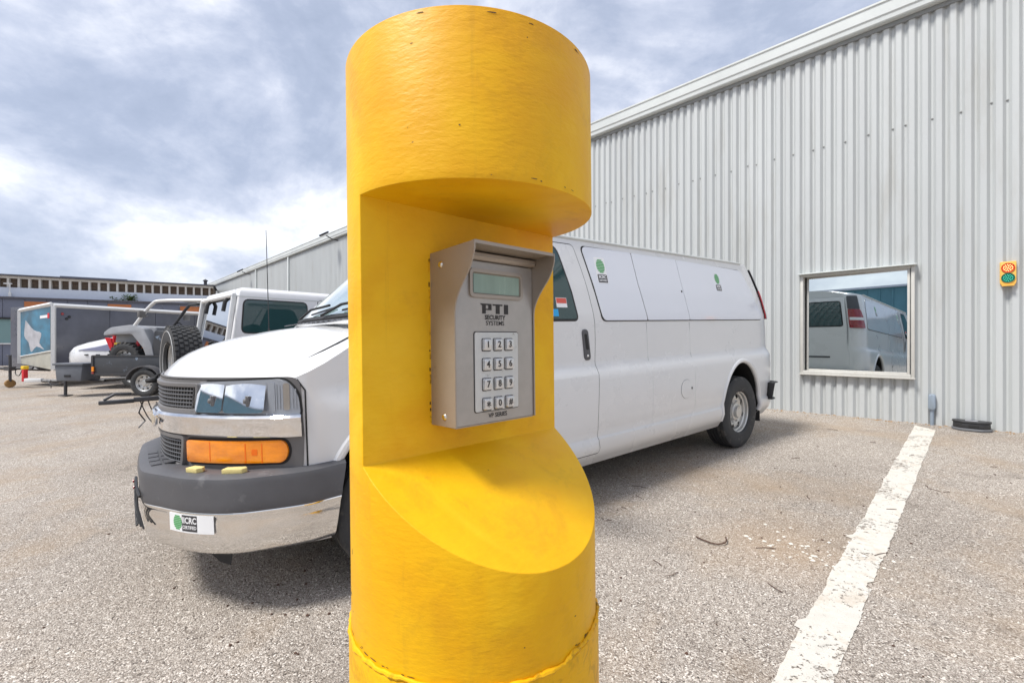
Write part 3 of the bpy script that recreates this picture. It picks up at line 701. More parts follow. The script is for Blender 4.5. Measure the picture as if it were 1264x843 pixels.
for ax in (RAX, FAX):
    for sg_ in (-1, 1):
        vs = []; nseg = 40
        for yy in (.62, 1.2):
            for k in range(nseg):
                a = 2 * PI * k / nseg; vs.append((ax + .425 * math.cos(a), yy * sg_, .40 + (.535 if math.sin(a) > 0 else .3) * math.sin(a)))
        cut.add(vs, [tuple(range(nseg)), tuple(range(2 * nseg - 1, nseg - 1, -1))] + [(k, (k + 1) % nseg, nseg + (k + 1) % nseg, nseg + k) for k in range(nseg)])
cobj = cut.build('well', M['black'], None, smooth=0)
md = bobj.modifiers.new('well', 'BOOLEAN'); md.object = cobj; md.operation = 'DIFFERENCE'; md.solver = 'EXACT'; md.material_mode = 'TRANSFER'
bpy.context.view_layer.update()
res = bpy.data.meshes.new_from_object(bobj.evaluated_get(bpy.context.evaluated_depsgraph_get()))
bobj.modifiers.clear(); bobj.data = res; bpy.data.objects.remove(cobj)
res.polygons.foreach_set('use_smooth', [True] * len(res.polygons)); res.set_sharp_from_angle(angle=R(32))
bobj.parent = van
# wheel-arch lips
for ax in (RAX, FAX):
    for sg_ in (-1, 1):
        pa = []
        for k in range(37):
            a = R(-8 + 196 * k / 36); xx = ax + .437 * math.cos(a); z_ = .40 + .548 * math.sin(a) if math.sin(a) > 0 else .40 + .3 * math.sin(a)
            pa.append((xx, sg_ * (ysx(xx, z_) - .012), z_))
        b = MB(); b.tube(pa, .026, 10); b.build('arch_lip', M['van_white'], van)
# doors, panels
def gap(poly, fn=sidep): return patch(poly, fn, .0012, .003, .12, .06, YZ[0])
def mirror_y(mb): mb.v = [(x, -y, z) for x, y, z in mb.v]; return mb
door = smooth_poly([(2.232, .375), (2.245, .62), (2.225, 1.0), (2.207, 1.36), (2.245, 1.70), (2.31, 1.985)], 3)
dpoly = rounded([tuple(p) for p in door][::-1] + [(3.36, .375), (3.42, .9), (3.42, 1.40), (2.98, 1.985)], [.04] + [0] * (len(door) - 2) + [.03, .05, .05, .1, .06])
def shrink(poly, d):
    c = Vector((sum(p[0] for p in poly) / len(poly), sum(p[1] for p in poly) / len(poly))); out = []; n = len(poly)
    ar = sum(poly[i][0] * poly[(i + 1) % n][1] - poly[(i + 1) % n][0] * poly[i][1] for i in range(n)); sg_ = 1 if ar > 0 else -1
    for i in range(n):
        a = Vector(poly[i - 1]); b = Vector(poly[i]); e = Vector(poly[(i + 1) % n])
        d1 = (b - a); d2 = (e - b)
        n1_ = Vector((-d1.y, d1.x)).normalized() if d1.length > 1e-7 else Vector((0, 0)); n2_ = Vector((-d2.y, d2.x)).normalized() if d2.length > 1e-7 else Vector((0, 0))
        q = (n1_ + n2_); q = q.normalized() if q.length > 1e-6 else Vector((0, 0)); out.append(tuple(b + q * d * sg_))
    return out
for sg_ in (1, -1):
    fx = (lambda m: m) if sg_ > 0 else mirror_y
    fx(gap(dpoly)).build('door_seam', M['gap'], van)
    dr = fx(patch(shrink(dpoly, .008), sidep, .0045, .006, .12, .06, YZ[0])).build('front_door', M['van_white'], van)
    wp = rounded([(2.385, 1.385), (2.415, 1.6), (2.50, 1.965), (2.92, 1.965), (3.27, 1.385)], [.05, 0, .09, .05, .05])
    fx(patch(wp, sidep, .0060, .006, .12, .06)).build('window_seal', M['black'], dr)
    fx(patch(shrink(wp, .016), sidep, .0075, .006, .12, .06)).build('window_glass', M['car_glass'], dr)
    hb = rounded([(2.275, 1.09), (2.345, 1.09), (2.365, 1.325), (2.30, 1.325)], .035)
    hd = fx(patch(hb, sidep, .014, .014, None, .06)).build('door_handle', M['grey_plastic'], dr, bevel=.004)
    fx(patch(rounded([(2.297, 1.17), (2.330, 1.17), (2.345, 1.29), (2.318, 1.29)], .014), sidep, .0155, .002)).build('handle_recess', M['gap'], hd)
    b = MB(); b.lathe([(0, .005), (.008, .004), (.010, 0)], Matrix.Translation(sidep(2.312, 1.125, .014)) @ YROT, n=12); fx(b).build('door_lock', M['chrome'], hd)
    mr = MB(); mr.prism(rounded([(3.30, 1.36), (3.46, 1.36), (3.42, 1.66), (3.28, 1.66)], .05), lambda u, v, k: (u, k, v), 1.06, 1.30); mr.box((3.36, 1.02, 1.44), (.10, .12, .06)); fx(mr).build('wing_mirror', M['black'], dr, bevel=.02)
    # blanked side windows
    allp = rounded([(2.118, 1.383), (2.175, 1.70), (2.235, 1.985), (-.515, 1.955), (-.60, 1.80), (-.70, 1.383)], [.05, 0, .06, .12, .1, .06])
    fx(patch(allp, sidep, .0015, .004, .12, .05)).build('window_gasket', M['gap'], van)
    for poly in ([(2.106, 1.391), (2.163, 1.70), (2.222, 1.977), (1.597, 1.977), (1.585, 1.70), (1.532, 1.391)], [(1.521, 1.391), (1.574, 1.70), (1.586, 1.977), (.90, 1.972), (.892, 1.70), (.858, 1.391)], [(.850, 1.391), (.884, 1.70), (.892, 1.971), (-.52, 1.947), (-.595, 1.78), (-.69, 1.391)]):
        r_ = [.045, 0, .06, .012, 0, .012] if poly[0][0] > 2 else ([.012, 0, .012, .012, 0, .012] if poly[0][0] > 1 else [.012, 0, .012, .11, .1, .05])
        pn = fx(patch(rounded(poly, r_), sidep, .0065, .007, .12, .05)).build('side_panel', M['van_panel'], van)
        if sg_ > 0 and not (1 < poly[0][0] < 2):
            # certification decal: green globe over a dark lettered box
            cxd, czd, sc = (2.035, 1.828, .66) if poly[0][0] > 2 else (.175, 1.822, .62)
            if poly[0][0] > 2: patch(rect(cxd - .095 * sc, czd - .215 * sc, cxd + .095 * sc, czd + .11 * sc, .01), sidep, .0072, .001, .06, .05).build('decal', M['sticker_white'], pn)
            for k in range(9):
                v0 = -.085 + k * .0190; hw = math.sqrt(max(0.0001, .088 ** 2 - (v0 + .0075) ** 2)) * .86
                patch(rect(cxd - hw * sc, czd + v0 * sc, cxd + hw * sc, czd + (v0 + .0150) * sc, .004), sidep, .0078, .001, .05, None).build('decal_globe', M['sticker_green'], pn)
            patch(rect(cxd - .085 * sc, czd - .205 * sc, cxd + .085 * sc, czd - .105 * sc, .008), sidep, .0078, .001, .05, .05).build('decal_box', M['sticker_dark'], pn)
            b = MB(); fn = lambda u, v, k: sidep(-u, v, k); add_text(b, 'IICRC', .052 * sc, fn, .0084, -cxd, czd - .137 * sc, 1.05, .0012); add_text(b, 'CERTIFIED', .031 * sc, fn, .0084, -cxd, czd - .180 * sc, 1.0, .0006); b.build('decal_lettering', M['sticker_white'], pn, smooth=0)
    # gutter rail, rocker seam, side joints
    b = MB(); b.tube([(rearx(x, 2.035), ysx(x, 2.035) + .004, 2.036) for x in [3.2, 2.8, 2.4, 2, 1.5, 1, .5, 0, -.3, -.5, -.62]], .012, 8); fx(b).build('roof_gutter', M['fascia'], van)
    for xj, z0, z1 in ((1.54, .52, 1.37), (.86, .52, 1.37)):
        fx(patch([(xj, z0), (xj + .003, z0), (xj + .003, z1), (xj, z1)], sidep, .0006, .002, None, .05)).build('body_seam', M['dark_trim'] if False else M['fascia'], van)
b = MB(); b.lathe([(0, .004), (.009, .003), (.011, 0)], Matrix.Translation(sidep(.915, 1.66, .007)) @ YROT, n=12); b.build('panel_lock', M['black'], van)
# sticker notices behind the driver's window
def win_f(u, v, k): return sidep(-u, v, k)
for nm, u0, v0, u1, v1, m_ in (('window_sticker', 2.493, 1.485, 2.60, 1.556, 'sticker_white'), ('window_sticker', 2.496, 1.515, 2.597, 1.553, 'sticker_red'), ('window_notice', 2.592, 1.42, 2.68, 1.472, 'sticker_blue')):
    patch(rect(u0, v0, u1, v1), sidep, .0085 if m_ != 'sticker_red' else .0090, .0005).build(nm, M[m_], van)
ffn = lambda u, v, k: sidep(1.02 + u, .75 + v, k)
circ = lambda r: [(r * math.cos(2 * PI * k / 40), r * math.sin(2 * PI * k / 40)) for k in range(40)]
patch(circ(.090), ffn, .0012, .003, .04, .02).build('flap_gap', M['dark_trim'], van)
fl = patch(circ(.0865), ffn, .0040, .004, .04, .02).build('fuel_flap', M['van_white'], van)
b = MB(); b.box((1.02 - .088, ysx(.93, .75) + .004, .752), (.016, .008, .02)); b.build('flap_hinge', M['grey_plastic'], van)
# hood seams
for sg_ in (1, -1):
    pts = [(x, sg_ * y, hoodz(x, y) + .0005) for x, y in [(4.485, .745), (4.47, .775), (4.44, .805), (4.38, .825), (4.28, .84), (4.15, .85), (4.05, .852), (3.96, .85)]]
    b = MB(); b.tube([tuple(p) for p in smooth_poly(pts, 4)], .0042, 6); b.build('hood_seam', M['gap'], van)
b = MB(); b.tube([front(s_, 1.117 + .004 * (1 - (s_ / 1.05) ** 2), .003) for s_ in [-1.05 + 2.1 * k / 60 for k in range(61)]], .0045, 6); b.build('hood_edge_seam', M['gap'], van)
# windscreen
def wsf(y, z, off): 
    x = 3.93 - (z - 1.40) * (.71 / .63) + .055 * (1 - (y / .9) ** 2); return (x + .66 * off, y, z + .75 * off)
wp = rounded([(-.90, 1.43), (.90, 1.43), (.795, 2.0), (-.795, 2.0)], .06)
patch(wp, wsf, .020, .03, .12, .08).build('windscreen_seal', M['black'], van)
patch(shrink(wp, .018), wsf, .024, .03, .12, .08).build('windscreen', M['screen_glass'], van)
b = MB(); b.grid(lambda a, c: (3.93 + .06 * (1 - ((2 * a - 1)) ** 2) + c * .09, (2 * a - 1) * .84, 1.425 - c * .012 + .004 * math.sin(a * 120)), 60, 3); b.build('cowl_vent', M['grey_plastic'], van)
for y0, y1 in ((-.62, .02), (.05, .72)):
    b = MB(); p0 = wsf(y0, 1.435, .04); p1 = wsf(y1, 1.50, .05); b.tube([p0, ((p0[0] + p1[0]) / 2 + .02, (y0 + y1) / 2, (p0[2] + p1[2]) / 2 + .02), p1], .009, 6); b.tube([wsf(y1 - .35, 1.46, .035), wsf(y1 + .12, 1.49, .035)], .006, 6); b.build('wiper', M['black'], van)
b = MB(); b.tube([(4.13, -.86, 1.30), (4.13, -.86, 1.40)], .008, 8); b.tube([(4.13, -.86, 1.40), (4.125, -.86, 2.20)], [.0042, .0026], 6); b.build('antenna', M['alu_dark'], van)
# face of the van
def fp(poly, off, dep, nm, m_, par, **k): return patch(poly, front, off, dep, .045, k.get('dv')).build(nm, M[m_], par)
fr = fp(rounded([(-1.105, .665), (1.105, .665), (1.115, .84), (1.105, 1.13), (-1.105, 1.13), (-1.115, .84)], [.04, .04, 0, .06, .06, 0]), .006, .01, 'front_frame', 'frame_grey', van)
fp(rect(-.535, .955, .535, 1.088, .02), .0075, .004, 'grille_backing', 'gap', van)
fp(rounded([(-.40, .685), (.40, .685), (.43, .828), (-.43, .828)], .02), .0075, .004, 'grille_backing', 'gap', van)
def grille(z0, z1, w0, w1, nm):
    b = MB(); rows = 6
    for k in range(rows + 1):
        z = z0 + (z1 - z0) * k / rows; wv = w0 + (w1 - w0) * k / rows; b.tube([front(-wv + 2 * wv * i / 40, z, .017) for i in range(41)], .0030, 5)
    nv = int(2 * w0 / .023)
    for k in range(nv + 1):
        q = -1 + 2 * k / nv
        b.tube([front(q * w0, z0, .015), front(q * w1, z1, .015)], .0026, 4)
    g_ = b.build(nm, M['grille'], van); return g_
grille(.962, 1.082, .50, .522, 'upper_grille'); grille(.694, .822, .395, .42, 'lower_grille')
def roundring(poly, o0, o1, w_, nm, m_):
    ou = poly; inn = shrink(poly, w_); n = len(poly); mid = shrink(poly, w_ * .5)
    vs = [front(*p, 0.004) for p in ou] + [front(*p, o1) for p in shrink(poly, w_ * .2)] + [front(*p, o1) for p in shrink(poly, w_ * .75)] + [front(*p, o0) for p in inn]
    b = MB(); b.add(vs, [(r * n + k, r * n + (k + 1) % n, (r + 1) * n + (k + 1) % n, (r + 1) * n + k) for r in range(3) for k in range(n)]); return b.build(nm, M[m_], van, smooth=50)
def dense(poly, d=.04):
    out = []
    for a, b in zip(poly, poly[1:] + poly[:1]):
        k = max(1, int((Vector(b) - Vector(a)).length / d)); out += [tuple(Vector(a).lerp(Vector(b), i / k)) for i in range(k)]
    return out
roundring(dense(rounded([(-.552, .945), (.552, .945), (.565, 1.105), (-.565, 1.105)], .025)), .010, .024, .028, 'grille_surround', 'frame_grey')
roundring(dense(rounded([(-.425, .655), (.425, .655), (.455, .84), (-.455, .84)], .05)), .010, .026, .034, 'grille_surround', 'frame_grey')
# chrome bar with a curved section
b = MB(); prof = [(.840, .004), (.842, .030), (.855, .036), (.905, .036), (.918, .046), (.936, .050), (.948, .040), (.952, .004)]; ns_ = 96
b.add([front(-1.108 + 2.216 * i / ns_, z, o) for i in range(ns_ + 1) for z, o in prof], [(i * 8 + j, (i + 1) * 8 + j, (i + 1) * 8 + j + 1, i * 8 + j + 1) for i in range(ns_) for j in range(7)])
b.build('chrome_bar', M['chrome'], van, smooth=40)
em = [(u + .095, v) for u, v in [(-.105, .872), (-.035, .872), (-.035, .855), (.035, .855), (.035, .872), (.105, .872), (.118, .925), (.048, .925), (.048, .945), (-.022, .945), (-.022, .925), (-.092, .925)]]
e_ = patch(em, front, .058, .012, .04).build('emblem', M['chrome'], van, bevel=.003)
patch(shrink(em, .012), front, .0590, .002, .04).build('emblem_face', M['emblem'], e_)
for sg_ in (1, -1):
    fx = (lambda m: m) if sg_ > 0 else mirror_y
    hp = rounded([(.528, .950), (1.108, .945), (1.100, 1.05), (1.045, 1.126), (.602, 1.112)], [.015, .02, .04, .05, .02])
    hl = fx(patch(shrink(hp, -.006), front, .0085, .006, .04, .04)).build('headlight', M['gap'], van)
    fx(patch(shrink(hp, .004), front, .011, .004, .04, .04)).build('lamp_housing', M['lamp_house'], hl)
    for s0, s1 in ((.556, .722), (.730, .945)):
        cxp = ((s0 + s1) / 2, 1.03)
        bowl = lambda u, v, k: front(u, v, .0435 + k - .19 * (v - .962) - .25 * (v - .962) ** 2 - .25 * (abs(u - (s0 + s1) / 2) ** 2))
        fx(patch(rect(s0, .962, s1, 1.103, .022), bowl, 0, .003, .015, .012)).build('reflector', M['chrome'], hl, smooth=60)
        fx(patch(shrink(rect(s0, .962, s1, 1.103, .022), -.006), front, .0125, .003, .03, .03)).build('reflector_rim', M['lamp_house'], hl)
        b = MB(); b.box(front(cxp[0] + .02, cxp[1] - .012, .030), (.014, .034, .05)); b.lathe([(0, .016), (.012, .013), (.014, 0)], Matrix.Translation(front(cxp[0] + .02, cxp[1] - .012, .034)) @ Matrix.Rotation(R(90), 4, 'Y'), n=12); fx(b).build('bulb', M['frame_grey'], hl, bevel=.003)
    fx(patch(rect(.955, .962, .990, 1.105, .01), front, .0145, .004, .02, .04)).build('lamp_divider', M['lamp_house'], hl)
    fx(patch(rect(1.03, .97, 1.058, 1.10, .01), front, .014, .004, .02, .04)).build('side_reflector', M['amber2'] if False else M['tan_steel'], hl)
    for k in range(7):
        q = .994 + k * .0145; fx(patch([(q, .975), (q + .006, .975), (q + .006, 1.095 - .004 * k), (q, 1.095 - .004 * k)], front, .0135, .002, None, .04)).build('lens_flute', M['lamp_house'], hl)
    lens = bpy.data.materials.get('lens_film')
    if not lens:
        lens = bpy.data.materials.new('lens_film'); lens.use_nodes = True; t = lens.node_tree; t.nodes.clear()
        o_ = t.nodes.new('ShaderNodeOutputMaterial'); tr = t.nodes.new('ShaderNodeBsdfTransparent'); gl = t.nodes.new('ShaderNodeBsdfGlossy'); gl.inputs['Roughness'].default_value = .03
        tr.inputs['Color'].default_value = (.93, .95, .97, 1); fr_ = t.nodes.new('ShaderNodeLayerWeight'); mx = t.nodes.new('ShaderNodeMixShader')
        L(t, math_(t, 'ADD', math_(t, 'MULTIPLY', math_(t, 'POWER', fr_.outputs['Facing'], 5.0), .8), .05), mx.inputs[0]); L(t, tr.outputs[0], mx.inputs[1]); L(t, gl.outputs[0], mx.inputs[2]); L(t, mx.outputs[0], o_.inputs[0]); M['lens'] = lens
    fx(patch(hp, front, .048, .020, .03, .03)).build('lens', M['lens'], hl, smooth=60)
    ap = rounded([(.455, .700), (1.03, .718), (1.050, .775), (1.03, .826), (.455, .812)], [.02, .03, .03, .03, .02])
    am = fx(patch(ap, front, .022, .016, .04, .03)).build('indicator', M['amber'], van, bevel=.004)
    fx(patch(shrink(ap, -.012), front, .0085, .004, .04, .03)).build('indicator_rim', M['gap'], am)
    for s_ in (.62, .83, .915): fx(patch([(s_, .715), (s_ + .006, .715), (s_ + .006, .81), (s_, .81)], front, .0226, .001)).build('lens_rib', M['amber2'], am)
    fx(patch(rect(.865, .752, .895, .782, .006), front, .0227, .001)).build('bulb_shadow', M['amber2'], am)
    b = MB(); b.tube([front(1.125, z, .002) for z in (.67, .8, .95, 1.06)] + [front(1.09, 1.115, .002)], .004, 6); fx(b).build('wing_seam', M['gap'], van)
# front bumper
BP = smooth_poly([(0, 4.96), (.2, 4.957), (.38, 4.945), (.48, 4.905), (.53, 4.878), (.6, 4.842), (.7, 4.785), (.8, 4.70), (.88, 4.6), (.94, 4.45), (.98, 4.3), (1.0, 4.14)], 5)
bc = curve_fn(BP); BL = bc.len
def bump(s, z, off):
    y, x, ny, nx = bc(s); return (x + nx * off, y + ny * off, z)
bev = lambda s: max(0, (abs(s) - 1.30) / (BL - 1.30))
def bsweep(prof, nm, m_, n=120, smooth=40, end=.0):
    b = MB(); k = len(prof); vs = []
    for i in range(n + 1):
        s = -BL * .999 + 2 * BL * .999 * i / n
        for j, (z, o) in enumerate(prof):
            zz_ = z; p = bump(s, zz_, o); 
            if bev(s) > 0: p = (p[0] + (.70 - z) * .17 * bev(s) + .0, p[1], p[2] + .012 * bev(s))
            vs.append(p)
    b.add(vs, [(i * k + j, (i + 1) * k + j, (i + 1) * k + j + 1, i * k + j + 1) for i in range(n) for j in range(k - 1)]); return b.build(nm, M[m_], van, smooth=smooth)
bsweep([(.640, -.20), (.672, -.17), (.688, -.10), (.690, -.03), (.676, .004), (.650, .012), (.560, .006), (.535, .010), (.522, .006), (.520, -.03)], 'bumper_cover', 'grey_plastic')
bsweep([(.530, -.02), (.524, -.001), (.515, .0045), (.500, .000), (.494, -.004), (.470, -.001), (.40, -.004), (.345, -.012), (.318, -.030), (.308, -.06), (.306, -.10)], 'bumper_chrome', 'bumper_chrome', smooth=50)
tr_ = MB()          # tread blocks moulded into the bumper step
for i in range(4):
    for j in range(2):
        s0 = -.02 + i * .105; c0 = .26 * 0
        tr_.prism(rect(s0, 0, s0 + .085, 1), lambda u, v, k, j=j: (bump(u, .6885 + k, -.035 - j * .055 - v * .042)), 0, .006)
tr_.build('step_tread', M['grey_plastic'], van)
for s0, wd_ in ((.68, .075), (.90, .105)):     # yellow pads on the bumper step
    b = MB(); b.prism(rounded([(s0, 0), (s0 + wd_, 0), (s0 + wd_ + .015, .5), (s0 + wd_, 1), (s0, 1)], .01), lambda u, v, k: bump(u, .690 + k, -.085 + v * .045), 0, .020); b.build('bumper_pad', M['foam'], van, bevel=.003)
st_ = patch(rect(.620, .424, .886, .508), bump, .0055, .002, .04).build('bumper_sticker', M['sticker_white'], van)
for k in range(8):
    v0 = -.034 + k * .0085; hw = math.sqrt(max(1e-5, .035 ** 2 - (v0 + .003) ** 2)) * .85
    patch(rect(.680 - hw, .468 + v0, .680 + hw, .468 + v0 + .0068), bump, .0062, .0006, .02).build('sticker_globe', M['sticker_green'], st_)
patch(rect(.712, .431, .800, .506), bump, .0061, .0006, .02).build('sticker_box', M['sticker_dark'], st_)
b = MB(); add_text(b, 'IICRC', .040, bump, .0066, .756, .481, .84, .0012); add_text(b, 'CERTIFIED', .022, bump, .0066, .756, .449, .80, .0005); b.build('sticker_lettering', M['sticker_white'], st_, smooth=0)
b = MB()            # empty number-plate bracket hanging off the bumper
for k in range(3): b.tube([bump(.26 + .027 * k, .565, .020), bump(.31 + .027 * k, .49, .022), bump(.38 + .028 * k, .415 - .006 * k, .022)], .0042, 5)
b.tube([bump(.10, .585, .020), bump(.26, .572, .020), bump(.40, .555, .020)], .007, 6); b.tube([bump(.14, .580, .022), bump(.20, .48, .025), bump(.36, .405, .028)], .0055, 5)
pb = b.build('plate_bracket', M['alu_dark'], van)
b = MB(); b.lathe([(0, .006), (.008, .005), (.010, 0)], Matrix.Translation(bump(.26, .572, .028)) @ Matrix.Rotation(R(90), 4, 'Y'), n=10); b.lathe([(0, .006), (.008, .005), (.010, 0)], Matrix.Translation(bump(.16, .580, .028)) @ Matrix.Rotation(R(90), 4, 'Y'), n=10); b.build('bolt', M['red_lens'], pb)
for sg_ in (1, -1):
    b = MB(); b.prism([(4.74, .335), (4.60, .335), (4.62, .215), (4.66, .235)], lambda u, v, k: (u, sg_ * (.62 + k + (4.74 - u) * .6), v), 0, .012); b.build('air_deflector', M['black'], van)
# rear of the van
RCP = [(0, -1.0), (.55, -1.0), (.76, -1.0)] + [(.76 + .20 * math.sin(R(a)), -.80 - .20 * math.cos(R(a))) for a in range(6, 91, 12)] + [(.965, -.6)]
rc = curve_fn([(a, b) for a, b in RCP])
def rear(s, z, off):
    y, x, ny, nx = rc(s); k = ysx(-.5, z) / .969; x_ = rearx(x, z); return (x_ - abs(nx) * off, (y * k + (off * math.copysign(1, s) * abs(ny))), z)
for sg_ in (1, -1):
    fx = (lambda m: m) if sg_ > 0 else mirror_y
    rd = fx(patch(rounded([(.006, .50), (.735, .50), (.735, 1.97), (.006, 1.97)], .03), rear, .006, .008, .1, .06)).build('rear_door', M['van_white'], van)
    wp_ = rounded([(.075, 1.42), (.69, 1.42), (.67, 1.90), (.075, 1.90)], .06)
    fx(patch(wp_, rear, .009, .004, .1, .06)).build('window_seal', M['black'], rd); fx(patch(shrink(wp_, .02), rear, .011, .004, .1, .06)).build('window_glass', M['car_glass'], rd)
    fx(patch(rect(.10, .86, .46, .89, .01), rear, .014, .008, .1)).build('door_handle', M['grey_plastic'], rd)
    tl = fx(patch(rounded([(.775, 1.395), (1.05, 1.395), (1.03, 1.60), (.98, 1.735), (.775, 1.735)], .02), rear, .014, .012, .025, .06)).build('tail_lamp', M['red_lens'], van)
    fx(patch(rect(.79, 1.535, 1.03, 1.585, .008), rear, .0155, .002, .025)).build('reversing_lens', M['sticker_white'], tl)
    fx(patch(rounded([(.775, 1.735), (.98, 1.735), (.96, 1.99), (.775, 1.99)], .02), rear, .010, .008, .025, .06)).build('corner_trim', M['grey_plastic'], van)
    # mud flap behind the rear tyre
    b = MB(); b.box((RAX - .43, sg_ * .90, .36), (.012, .17, .26)); b.build('mud_flap', M['black'], van)
b = MB()
RB2 = [(0, -1.09), (.7, -1.09), (.82, -1.05), (.90, -.97), (.94, -.86), (.95, -.73)]; rb = curve_fn(RB2); ns_ = 60; prof = [(.46, -.10), (.46, .0), (.48, .012), (.62, .012), (.655, 0), (.655, -.14)]
vs = []
for i in range(ns_ + 1):
    s = -rb.len * .999 + 2 * rb.len * .999 * i / ns_
    for z, o in prof: y, x, ny, nx = rb(s); vs.append((x - abs(nx) * o, y + ny * -0 + math.copysign(abs(ny) * o, s), z))
b.add(vs, [(i * 6 + j, (i + 1) * 6 + j, (i + 1) * 6 + j + 1, i * 6 + j + 1) for i in range(ns_) for j in range(5)] + [tuple(range(6)), tuple(ns_ * 6 + j for j in range(5, -1, -1))]); b.build('rear_bumper', M['black'], van)
b = MB(); b.box((2.0, 0, .30), (4.6, 1.1, .14)); b.box((2.0, 0, .36), (5.2, 1.7, .04)); b.tube([(RAX, -.8, .387), (RAX, .8, .387)], .06, 10); b.tube([(FAX, -.8, .387), (FAX, .8, .387)], .05, 10); b.build('chassis', M['black'], van)

# wheels
def tyre_profile(r, wd, rb_, grooves=4):
    h = wd / 2; p = [(rb_, -h * .78), (rb_ + .02, -h * .92), ((r + rb_) / 2, -h), (r - .035, -h * .97), (r - .012, -h * .86)]
    tw = h * .80
    for k in range(grooves + 1):
        a = -tw + 2 * tw * k / (grooves + 1) + (.006 if k else 0); c = -tw + 2 * tw * (k + 1) / (grooves + 1) - (.006 if k < grooves else 0)
        p += [(r - .004 * abs(a / tw) ** 2, a), (r - .004 * abs(c / tw) ** 2, c)]
        if k < grooves: p += [(r - .011, c + .002), (r - .011, c + .010)]
    q = [(a, -b_) for a, b_ in p[:5]][::-1]
    return p + q
def make_wheel(r, wd, rb_, disc=True, grooves=4):
    """meshes for a wheel about its own y axis, outer face +y"""
    t = MB(); t.lathe(tyre_profile(r, wd, rb_, grooves), YROT, 72)
    tm = t.mesh('tyre', M['tyre'], smooth=30)
    k = MB(); o = wd * .39
    k.lathe([(rb_ + .004, -o), (rb_ - .004, -o), (rb_ - .02, -o + .02), (rb_ - .03, 0), (rb_ - .024, o * .55), (rb_ - .012, o * .62), (rb_ - .008, o * .9), (rb_ + .006, o), (rb_ + .004, o - .012)], YROT, 56)
    # disc with hand holes
    rads = [rb_ - .028, rb_ * .86, rb_ * .80, rb_ * .74, rb_ * .66, rb_ * .60, rb_ * .46, rb_ * .42, rb_ * .30, rb_ * .28, 0.0001]; hs_ = [.2, .36, .46, .50, .50, .46, .34, .66, .70, .98, 1.0]
    sg_n = 64; vs = []
    for a, q in zip(rads, hs_):
        for j in range(sg_n):
            th = 2 * PI * j / sg_n; vs.append((a * math.cos(th), o * q, a * math.sin(th)))
    fs = []
    for i in range(len(rads) - 1):
        for j in range(sg_n):
            if 1 <= i <= 3 and (j % 8) in ((1, 2, 3, 4) if i == 2 else (2, 3) if i in (1, 3) else ()): continue
            fs.append((i * sg_n + j, i * sg_n + (j + 1) % sg_n, (i + 1) * sg_n + (j + 1) % sg_n, (i + 1) * sg_n + j))
    k.add(vs, fs)
    for j in range(8):
        th = 2 * PI * (j + .5) / 8; k.lathe([(0, .02), (.008, .018), (.012, 0)], Matrix.Translation((rb_ * .53 * math.cos(th), o * .40, rb_ * .53 * math.sin(th))) @ YROT, 8)
    km_ = k.mesh('rim', M['rim'], smooth=35)
    d = MB(); d.lathe([(0, -.02), (rb_ - .035, -.02), (rb_ - .035, -.05), (0, -.05)], YROT, 32); dm = d.mesh('brake_drum', M['black'])
    return tm, km_, dm
def put_wheel(par, meshes, x, y, z, sg_=1, steer=0.):
    o = thing('wheel', None, None); o.parent = par; o.location = (x, y, z); o.rotation_euler = (0, random.random() * 6, (0 if sg_ > 0 else PI) + steer); o.rotation_mode = 'ZYX' if False else 'XYZ'
    o.rotation_euler = (0, 0, (0 if sg_ > 0 else PI) + steer)
    for m_, nm in zip(meshes, ('tyre', 'rim', 'brake_drum')): link_mesh(nm, m_, o)
    return o
VWM = make_wheel(.387, .245, .218)
for ax in (RAX, FAX):
    for sg_ in (1, -1): put_wheel(van, VWM, ax, sg_ * .862, .387, sg_)

# ------------------------------------------------------------------ white jeep
def place(x, y, heading, dz=0.):
    """frame at ground level: x along the heading (clockwise from +Y), y to its left"""
    a = R(heading); return Matrix.Translation((x, y, gz(x, y) + dz)) @ Matrix(((math.sin(a), -math.cos(a), 0), (math.cos(a), math.sin(a), 0), (0, 0, 1))).to_4x4()
JM = place(-3.07 - .731 * .73, 4.95 + .682 * .73, 43)
jp = thing('jeep', 'white hardtop off-road jeep with spare tyre on its back door', 'jeep', JM)
HW = .73
jw = lambda z: HW + .02 if z < 1.16 else HW - .07 * ((z - 1.16) / .74) * .6
def jside(x, z, o): return (x, -(jw(z) + o), z)
def jrear(y, z, o): return (-(0.02 * 0 + o) + max(0, z - 1.16) * .15, y, z)
b = MB()          # tub
sec = [(0, .62), (0, 1.16), (2.05, 1.16), (2.10, 1.18), (2.30, 1.22), (3.25, 1.14), (3.32, 1.05), (3.32, .68), (2.9, .60), (.9, .56)]
b.prism(sec, lambda u, v, k: (u, k, v), -HW - .02, HW + .02); b.build('body', M['jeep_white'], jp, bevel=.02)
b = MB()          # hardtop with raked back and radius edges
def jt(x, z): return x + (max(0, z - 1.16) * .15 if x < 1 else 0)
for (z0, z1, x0, x1) in ((1.165, 1.80, 0, 2.0),):
    vs = []
    for z in (1.165, 1.5, 1.80, 1.86, 1.895, 1.90):
        e = 0 if z < 1.81 else (.012 if z < 1.87 else (.06 if z < 1.899 else .11)); w_ = jw(z) - e
        xr = jt(0, min(z, 1.80)) + e * .8; xf = 2.0 - max(0, z - 1.165) * .28 - e
        vs += [(xr, -w_, z), (xf, -w_, z), (xf, w_, z), (xr, w_, z)]
    fs = [(r * 4 + k, r * 4 + (k + 1) % 4, (r + 1) * 4 + (k + 1) % 4, (r + 1) * 4 + k) for r in range(5) for k in range(4)] + [(20, 21, 22, 23), (3, 2, 1, 0)]
    b.add(vs, fs)
b.build('hardtop', M['jeep_white'], jp, bevel=.018, segs=3)
